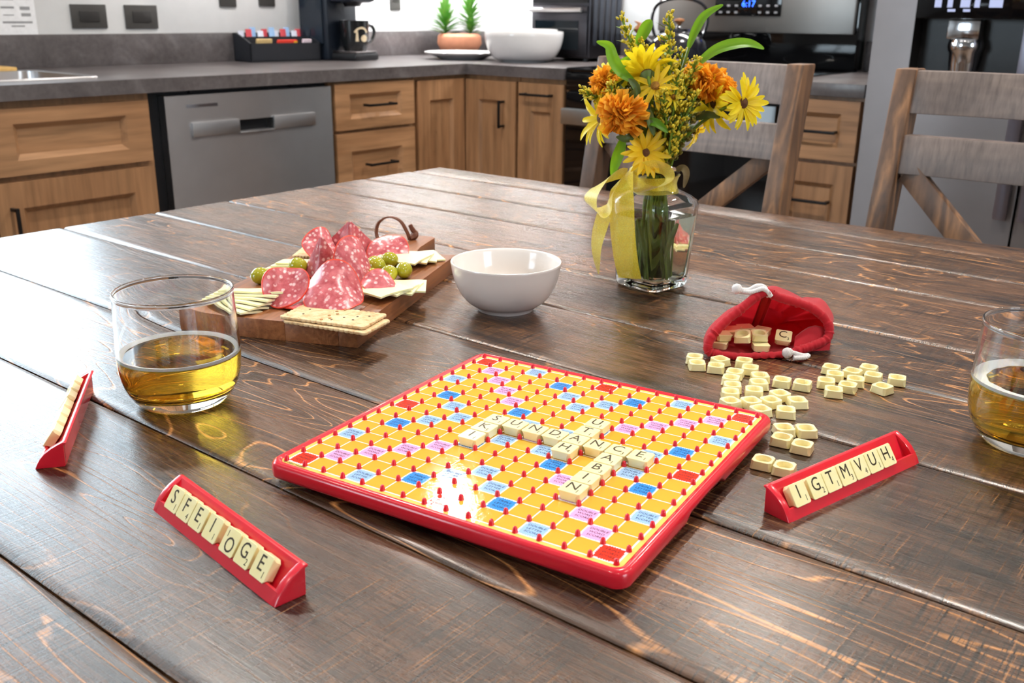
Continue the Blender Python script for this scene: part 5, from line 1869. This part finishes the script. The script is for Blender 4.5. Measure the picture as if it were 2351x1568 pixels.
def daisy(label, adh, nrm, R_, np_, droop=.15, pm=None, disc=DISC, dr=.22, skip=()):
    pm = pm or YPET
    p = vw(*adh)
    m, z = orient(nrm)
    t = thing('daisy', label, 'flower', VX + p, group='yellow daisies in the vase')
    np_ = int(np_ * 1.25)
    mesh = petal_mesh('petal', R_ * 1.0, R_ * .25, R_ * droop, pm)
    rn = random.Random(int(adh[0] * 1e5))
    for k in range(np_):
        if k in skip:
            continue
        a = 2 * PI * k / np_ + rn.uniform(-.08, .08)
        o = put('petal', mesh, t)
        tilt = R(rn.uniform(-14, 14) - (10 if k % 2 else 0))
        o.matrix_local = m @ Matrix.Rotation(a, 4, 'Z') @ Matrix.Rotation(tilt, 4, 'Y') @ Matrix.Translation((R_ * .12, 0, .0002 * (k % 3))) @ Matrix.Scale(rn.uniform(.85, 1.08), 4)
    bm = bmesh.new()
    bm_lathe(bm, [(R_ * dr, -.001), (R_ * dr, .0012), (R_ * dr * .7, .0026), (0, .0030)], 18)
    bmesh.ops.transform(bm, matrix=m, verts=bm.verts)
    part('disc', bm, disc, t)
    bm = bmesh.new()
    bm_lathe(bm, [(.0015, -.008), (R_ * .16, -.006), (R_ * .26, -.0012), (0, -.001)], 12)
    bmesh.ops.transform(bm, matrix=m, verts=bm.verts)
    part('calyx', bm, LEAFD, t)
    add_stem(t, p, z)
OD = mat('ochre_disc', (150, 104, 30), 0.8, 0, .3, 500, bump=.6, bscale=1500)
daisy('large yellow daisy at the top of the bouquet, seen from behind', (-.0170, -.018, .1990), (-.10, .50, -.62), .0270, 22, .35)
daisy('yellow daisy with brown centre at the far right of the bouquet', (.0681, -.03, .1764), (.50, .10, .80), .0225, 19, .1)
daisy('yellow daisy turned sideways left of the far-right daisy', (.0485, -.004, .1740), (-.62, -.10, .42), .0250, 18, .3)
daisy('small deep-yellow daisy just above the ribbon bow', (-.0170, -.032, .1318), (.25, .20, .85), .0205, 22, .1, YPET2)
daisy('yellow daisy facing out at the left edge of the bouquet', (-.0560, -.012, .1600), (-.80, .05, .30), .0245, 20, .2)
daisy('half-open yellow daisy in the middle of the bouquet', (-.0105, -.03, .1900), (-.25, .45, .75), .0190, 9, .1, YPET2, OD)
daisy('little yellow daisy at the upper left of the bouquet', (-.0500, .0, .2000), (-.55, .55, .25), .0150, 11, .2)
daisy('ochre daisy hanging behind the stems at the right', (.0350, .012, .1474), (.62, -.25, .25), .0180, 13, .2, YPET2)
daisy('tiny yellow daisy right of the bouquet centre', (.0045, -.034, .181), (.45, .15, .80), .0120, 7, .1, YPET, OD)
def marigold(label, adh, nrm, R_):
    p = vw(*adh)
    m, z = orient(nrm)
    t = thing('marigold', label, 'flower', VX + p, group='orange marigolds in the vase')
    def ruffle(seed, s_):
        bm = bmesh.new()
        rows = []
        n = 5
        rn = random.Random(seed)
        for i in range(n + 1):
            f = i / n
            row = []
            for q in range(7):
                y = (q / 6 - .5)
                ww = R_ * .62 * s_ * (.25 + .75 * f)
                wave = R_ * .24 * f * math.sin(q * 2.3 + seed) + R_ * .10 * rn.uniform(-1, 1) * f
                row.append((f * R_ * s_, y * ww, wave + R_ * .28 * math.sin(f * PI * .7)))
            rows.append(row)
        bm_grid(bm, rows)
        return to_mesh('petal', bm, OPET, angle=80)
    layers = ((14, 1.0, 4), (13, .84, 28), (10, .64, 50), (7, .44, 72))
    for li, (n, s_, el) in enumerate(layers):
        ms = [ruffle(li * 7 + q + int(adh[0] * 1000), s_) for q in range(4)]
        for k in range(n):
            o = put('petal', ms[(k * 3 + li) % 4], t)
            jr = random.Random(k * 31 + li * 7 + int(adh[2] * 9999))
            o.matrix_local = m @ Matrix.Rotation(2 * PI * (k + .4 * li) / n + jr.uniform(-.2, .2), 4, 'Z') @ Matrix.Rotation(-R(el + jr.uniform(-16, 16)), 4, 'Y') @ Matrix.Translation((R_ * .06, 0, 0)) @ Matrix.Rotation(jr.uniform(-.5, .5), 4, 'X') @ Matrix.Scale(jr.uniform(.8, 1.12), 4)
    bm = bmesh.new()
    for k in range(9):
        a = 2 * PI * k / 9
        c_, s_ = math.cos(a), math.sin(a)
        b0 = Vector((c_ * R_ * .2, s_ * R_ * .2, -.004)); tip = Vector((c_ * R_ * 1.15, s_ * R_ * 1.15, -.004 + (.006 if k % 2 else -.003)))
        sd = Vector((-s_, c_, 0)) * R_ * .22
        mid = b0.lerp(tip, .45) + Vector((0, 0, -.003))
        vs = [bm.verts.new(q) for q in (b0 - sd * .5, mid - sd, tip, mid + sd, b0 + sd * .5)]
        bm.faces.new(vs)
    bmesh.ops.transform(bm, matrix=m, verts=bm.verts)
    part('bracts', bm, LEAFD, t)
    add_stem(t, p, z, .0021)
marigold('big ruffled orange marigold at the left of the bouquet', (-.0377, -.030, .167), (-.40, -.05, .90), .0215)
marigold('orange marigold at the upper right of the bouquet', (.0350, -.008, .1915), (.15, .30, .70), .0190)
marigold('orange marigold behind the far-right daisies', (.0540, .008, .1830), (.45, .25, .35), .0185)
marigold('small orange marigold at the upper left edge', (-.0520, -.004, .1890), (-.55, .25, .60), .0150)
def sprig(label, tip, base, nbr, spread, seed, bm_=None):
    rn = random.Random(seed)
    tp, bs = vw(*tip), vw(*base)
    t = thing('goldenrod_sprig', label, 'flower', VX + tp, group='goldenrod sprigs in the vase')
    path = spline([tp, tp.lerp(bs, .5) + VE * rn.uniform(-.004, .004), bs], 10)
    bm = bmesh.new()
    neck = vw(rn.uniform(-.01, .01), rn.uniform(-.009, .009), .104)
    foot = vw(rn.uniform(-.014, .014), rn.uniform(-.014, .014), .0100)
    bm_tube(bm, spline([q - tp for q in (tp, tp.lerp(bs, .5), bs, neck, foot)], 5), .0011, 6)
    st_ = part('stem', bm, STEM, t)
    bb = bmesh.new(); tw = bmesh.new()
    proto = bmesh.new(); bmesh.ops.create_icosphere(proto, subdivisions=1, radius=1)
    pv = [v_.co.copy() for v_ in proto.verts]
    pf = [[v_.index for v_ in f.verts] for f in proto.faces]
    proto.free()
    def bud(c_, d_, s_):
        q = d_.to_track_quat('Z', 'Y').to_matrix()
        vs = [bb.verts.new(c_ + q @ Vector((v_.x * s_ * .62, v_.y * s_ * .62, v_.z * s_ * 1.15))) for v_ in pv]
        for f in pf:
            bb.faces.new([vs[i] for i in f])
    for k in range(nbr):
        f = k / nbr
        p = path[min(len(path) - 1, int(f * (len(path) - 1)))] - tp
        ax = (path[0] - path[-1]).normalized()
        a = k * 2.4
        o1 = ax.orthogonal().normalized(); o2 = ax.cross(o1)
        d_ = (o1 * math.cos(a) + o2 * math.sin(a)) * .8 + ax * .7
        L_ = spread * (.25 + .75 * f) * rn.uniform(.7, 1.15)
        e_ = p + d_ * L_
        bm_tube(tw, [p, p + d_ * L_ * .5 + ax * L_ * .08, e_], .0007, 4, caps=False)
        nb = 4 + int(7 * f)
        for b in range(nb):
            g_ = 1 - b / (nb + 1) * .75
            c_ = p + d_ * L_ * g_ + Vector((rn.uniform(-1, 1), rn.uniform(-1, 1), rn.uniform(-.3, 1))) * .0024
            bud(c_, (d_ + ax * .6).normalized(), rn.uniform(.0013, .0021))
    for k in range(9):
        f = .25 + .75 * k / 9
        p = path[min(len(path) - 1, int(f * (len(path) - 1)))] - tp
        a = k * 2.2 + seed
        o1 = ax.orthogonal().normalized(); o2 = ax.cross(o1)
        d_ = ((o1 * math.cos(a) + o2 * math.sin(a)) * .9 + ax * .5).normalized()
        s_ = d_.cross(ax).normalized() * .0016
        L_ = spread * rn.uniform(.7, 1.2)
        q = [tw.verts.new(v_) for v_ in (p, p + d_ * L_ * .45 + s_, p + d_ * L_, p + d_ * L_ * .45 - s_)]
        tw.faces.new(q)
    part('twigs', tw, STEM, st_)
    o = part('buds', bb, bm_ or BUD, t, angle=80)
    o['kind'] = 'stuff'
SPR = [((-.0397, 0, .2465), (-.022, 0, .205), 13, .011, 'tallest goldenrod sprig at the upper left'), ((.0007, -.010, .2492), (.004, -.012, .196), 16, .011, 'tallest goldenrod sprig at the top centre'),
       ((.0263, -.020, .2121), (.012, -.022, .175), 13, .011, 'goldenrod sprig reaching right below the long leaf'), ((-.0726, -.010, .1832), (-.042, -.014, .172), 12, .009, 'goldenrod sprig poking out at the far left'),
       ((-.0210, .010, .2267), (-.012, .008, .19), 12, .012, 'goldenrod sprig behind the top daisy'), ((-.0040, -.040, .1850), (.001, -.03, .150), 13, .010, 'goldenrod sprig in the centre front'),
       ((.0065, -.036, .1560), (.004, -.028, .125), 11, .008, 'goldenrod sprig low above the bow'), ((-.0500, -.024, .1900), (-.036, -.02, .165), 11, .010, 'goldenrod sprig over the left orange marigold'),
       ((.0193, .010, .2176), (.012, .008, .18), 12, .012, 'goldenrod sprig at the back right of centre'), ((.0265, -.032, .1839), (.012, -.028, .15), 11, .009, 'goldenrod sprig between the centre and the right daisies'),
       ((-.0299, -.004, .2221), (-.018, 0, .19), 12, .012, 'goldenrod sprig left of the top daisy'), ((.0080, -.036, .2005), (.006, -.03, .165), 12, .010, 'goldenrod sprig just right of the half-open daisy')]
SPR += [((-.0300, -.020, .1800), (-.016, -.018, .150), 12, .010, 'goldenrod sprig between left marigold and the half-open daisy'), ((.0150, -.026, .1700), (.008, -.02, .130), 14, .010, 'dark goldenrod sprig among the stems at the right'), ((-.0080, -.020, .1700), (-.004, -.014, .130), 14, .010, 'goldenrod sprig deep in the middle of the bouquet'),
        ((.0170, -.020, .1960), (.010, -.016, .160), 14, .012, 'goldenrod sprig left of the upper right marigold'), ((-.0440, .004, .2080), (-.028, .004, .175), 12, .011, 'goldenrod sprig behind the upper left daisy'), ((.0050, .004, .2220), (.004, .004, .185), 14, .013, 'goldenrod sprig at the back of the top centre')]
for k, (tp, bs, nb, sp, lb) in enumerate(SPR):
    sprig(lb, tp, bs, int(nb * 1.3), sp * 1.15, 40 + k)
OLV = mat('olive_bud', (128, 118, 44), 0.6, 0, .35, 300)
for k, (tp, bs, lb) in enumerate([((-.0240, -.026, .1560), (-.010, -.018, .118), 'dark sprig under the left marigold'), ((.0160, -.026, .1560), (.008, -.018, .116), 'dark sprig right of the low daisy'), ((.0020, -.022, .1720), (.002, -.014, .126), 'dark sprig in the heart of the bouquet'),
        ((.0280, -.016, .1740), (.012, -.012, .126), 'dark sprig under the upper right marigold'), ((-.0300, -.010, .1900), (-.012, -.008, .140), 'dark sprig under the top daisy at the left'), ((.0180, -.010, .1880), (.008, -.008, .140), 'dark sprig behind the tiny daisy'), ((-.0420, -.014, .1760), (-.016, -.010, .130), 'dark sprig behind the left marigold')]):
    sprig(lb, tp, bs, 18, .0105, 90 + k, OLV)
def leaf(label, pts, w_, m_=None, face=(.1, .3, 1), stemmed=True, twist=0.0, name='leaf_stalk'):
    P = spline([vw(*q) for q in pts], 6)
    p0 = P[0]
    t = thing('leaf_blade', label, 'leaf', VX + p0)
    bm = bmesh.new()
    rows = []
    n = len(P)
    fz = (VE * face[0] + Vector((0, 0, 1)) * face[1] - VF * face[2]).normalized()
    _, fr_ = frames(P)
    for i, p in enumerate(P):
        f = i / (n - 1)
        ww = w_ * max(.04, math.sin(PI * (.10 + .88 * f)) ** .75)
        s_ = fr_[i][0].cross(fz).normalized()
        up_ = s_.cross(fr_[i][0])
        an = twist * f
        s2 = s_ * math.cos(an) + up_ * math.sin(an)
        up2 = s2.cross(fr_[i][0])
        rows.append([p - p0 + s2 * (q * ww) + up2 * (abs(q) * ww * .5) for q in (-.5, -.25, 0, .25, .5)])
    bm_grid(bm, rows)
    part('blade', bm, m_ or LEAF, t, angle=70)
    if stemmed:
        bm = bmesh.new()
        neck = vw(srnd.uniform(-.009, .009), srnd.uniform(-.008, .008), .105)
        foot = vw(srnd.uniform(-.013, .013), srnd.uniform(-.013, .013), .011)
        bm_tube(bm, spline([q - p0 for q in (p0, p0.lerp(neck, .6) + VF * .002, neck, foot)], 5), .0013, 6)
        part('stalk', bm, STEM, t)
leaf('twisted green leaf curling at the upper left of the bouquet', [(-.0306, -.025, .1938), (-.0413, -.024, .2015), (-.0482, -.022, .2125), (-.0523, -.02, .2235), (-.0633, -.02, .227)], .0105, twist=.6)
leaf('long green leaf arching out to the right', [(.0284, -.01, .2079), (.0432, -.01, .2193), (.0583, -.01, .2247), (.0738, -.01, .226), (.0874, -.01, .222)], .0105, face=(-.1, .55, 1))
leaf('slender green leaf rising to the top right', [(.0219, 0, .222), (.0273, 0, .2368), (.035, 0, .2499), (.0499, 0, .2589)], .0085, face=(-.5, .2, 1))
leaf('short pointed leaf at the top left behind the goldenrod', [(-.024, .01, .2240), (-.0169, .01, .2381), (-.0118, .01, .2453)], .0110)
leaf('bright green leaf hanging left of the bow', [(-.0363, -.022, .1427), (-.0392, -.024, .1328), (-.0430, -.025, .121), (-.0452, -.025, .1085)], .0105, stemmed=False)
leaf('small pale green leaf in the middle under the marigold', [(-.018, -.036, .1590), (-.0102, -.042, .1592), (.0011, -.042, .1509)], .0075, stemmed=False)
leaf('wilted brown leaf drooping over the vase rim at the right', [(.0145, -.018, .1150), (.0200, -.022, .1165), (.0228, -.024, .1110), (.0214, -.024, .0990)], .0070, mat('wilted_leaf', (120, 104, 70), 0.7, 0, .25, 120), stemmed=False)
leaf('green leaf crossing behind the upper left daisy', [(-.0328, -.012, .2133), (-.0403, -.012, .2065), (-.0515, -.012, .1975)], .0080, stemmed=False)
leaf('dark pointed leaf under the left marigold', [(-.0260, -.030, .1500), (-.0340, -.034, .1440), (-.0440, -.034, .1460)], .0070, LEAFD, stemmed=False)
leaf('dark pointed leaf right of the left marigold', [(-.0160, -.034, .1700), (-.0150, -.040, .1600), (-.0110, -.040, .1480)], .0070, LEAFD, stemmed=False)
leaf('grey green leaf above the left marigold', [(-.0250, -.028, .1820), (-.0290, -.030, .1900), (-.0350, -.030, .1960)], .0070, LEAFD, stemmed=False)
leaf('dark leaf behind the right daisies', [(.0300, -.010, .1600), (.0400, -.014, .1640), (.0520, -.016, .1620)], .0070, LEAFD, stemmed=False)
leaf('dark leaf submerged at the left of the vase', [(-.016, -.010, .066), (-.010, -.012, .045), (-.004, -.012, .020)], .0070, mat('wet_leaf', (96, 122, 44), 0.4, 0, .3, 90), stemmed=False)
leaf('dark leaf submerged at the right of the vase', [(.016, -.008, .064), (.010, -.012, .050), (.004, -.013, .030)], .0070, mat('wet_leaf', (96, 122, 44), 0.4, 0, .3, 90), stemmed=False)

# ------------------------------------------------------------------ ribbon
ORG = NT('yellow_organza')
ORG.set(Base_Color=lin((246, 214, 40)), Roughness=0.4, Alpha=0.66)
ORG.b.inputs['Sheen Weight'].default_value = .5
_on = ORG.noise(ORG.coord(), 1600, 2, .6)
ORG.link(ORG.ramp(_on, [(0.3, .58), (0.6, .80), (0.75, .97)]), ORG.b.inputs['Alpha'])
ORG.link(ORG.ramp(ORG.noise(ORG.coord(), 900, 2, .6), [(0.35, lin((246, 216, 20))), (0.7, lin((255, 240, 80)))]), ORG.b.inputs['Base Color'])
ORG.bump(_on, .3, .0006)
ORG = ORG.m
rb = thing('ribbon_bow', 'sheer yellow ribbon tied in a bow round the vase neck', 'ribbon', VX)
bm = bmesh.new()
rows = []
for i in range(49):
    a = 2 * PI * i / 48
    row = []
    for q in range(7):
        f = q / 6
        r_ = .0186 + .0028 * (2 * f - 1) ** 2 + .0005 * math.sin(7 * a + 3 * f)
        row.append(vw(r_ * math.cos(a), r_ * math.sin(a), .0905 + .0165 * f + .0012 * math.cos(a)))
    rows.append(row)
bm_grid(bm, rows)
bmesh.ops.remove_doubles(bm, verts=bm.verts, dist=1e-6)
part('neck_band', bm, ORG, rb, angle=80)
def ribbon(name, pts, wd, w):
    P = spline([vw(*q) for q in pts], 8)
    n = len(P)
    W_ = []
    D_ = []
    for i in range(n):
        f = i / (n - 1)
        k = f * (len(wd) - 1)
        a, b = wd[int(k)], wd[min(len(wd) - 1, int(k) + 1)]
        q = k - int(k)
        v_ = Vector(a).lerp(Vector(b), q)
        D_.append((VE * v_.x + VF * v_.y + Vector((0, 0, v_.z))).normalized())
        kw = f * (len(w) - 1)
        W_.append(w[int(kw)] * (1 - (kw - int(kw))) + w[min(len(w) - 1, int(kw) + 1)] * (kw - int(kw)))
    bm = bmesh.new()
    bm_strip(bm, P, D_, W_)
    return part(name, bm, ORG, rb, angle=80)
ribbon('loop', [(-.030, -.022, .112), (-.0230, -.034, .1175), (-.0100, -.040, .1205), (.0020, -.041, .1175), (.0050, -.041, .1100), (-.0020, -.041, .1035), (-.0140, -.040, .1000), (-.0235, -.036, .1030), (-.029, -.024, .110)],
       [(.2, -.3, 1), (.35, -.5, .75), (.1, -.8, .5), (.1, -.8, .4), (.3, -.8, .3), (.4, -.75, .3), (.3, -.6, .5), (.2, -.3, 1)], [.010, .018, .024, .025, .025, .024, .018, .010])
ribbon('loop', [(-.031, -.022, .112), (-.0420, -.034, .1120), (-.0560, -.038, .1050), (-.0650, -.040, .0930), (-.0630, -.042, .0830), (-.0560, -.044, .0790), (-.0490, -.046, .0840), (-.0460, -.040, .0950), (-.033, -.024, .109)],
       [(.1, -.3, 1), (.4, -.5, .8), (.45, -.8, .3), (.4, -.9, .0), (.3, -.9, -.3), (.2, -.9, -.3), (.1, -.8, .3), (.1, -.3, 1)], [.009, .016, .022, .023, .021, .018, .014, .008])
ribbon('tail', [(-.0300, -.026, .1150), (-.0370, -.038, .1020), (-.0370, -.042, .0858), (-.0350, -.043, .0617), (-.0310, -.042, .0366), (-.0260, -.041, .0170)],
       [(.5, -.3, .7), (.85, -.3, .3), (1, -.15, .05), (1, -.1, 0), (1, -.1, .0), (1, 0, -.05)], [.012, .0215, .0225, .0225, .0220, .0215])
ribbon('tail', [(-.0520, -.044, .0790), (-.0560, -.044, .0640), (-.0585, -.044, .0480), (-.0575, -.044, .0340), (-.0555, -.043, .0215)],
       [(.9, -.3, .1), (.9, -.4, .1), (.7, -.7, .1), (.6, -.8, .1), (.5, -.8, .1)], [.015, .014, .0125, .009, .0012])
bm = bmesh.new()
bmesh.ops.create_icosphere(bm, subdivisions=3, radius=.0052)
for v_ in bm.verts:
    v_.co.z *= 1.3
    v_.co *= 1 + .12 * mnoise.noise(v_.co * 300)
    v_.co += vw(-.0255, -.022, .1075)
part('knot', bm, ORG, rb, angle=80)
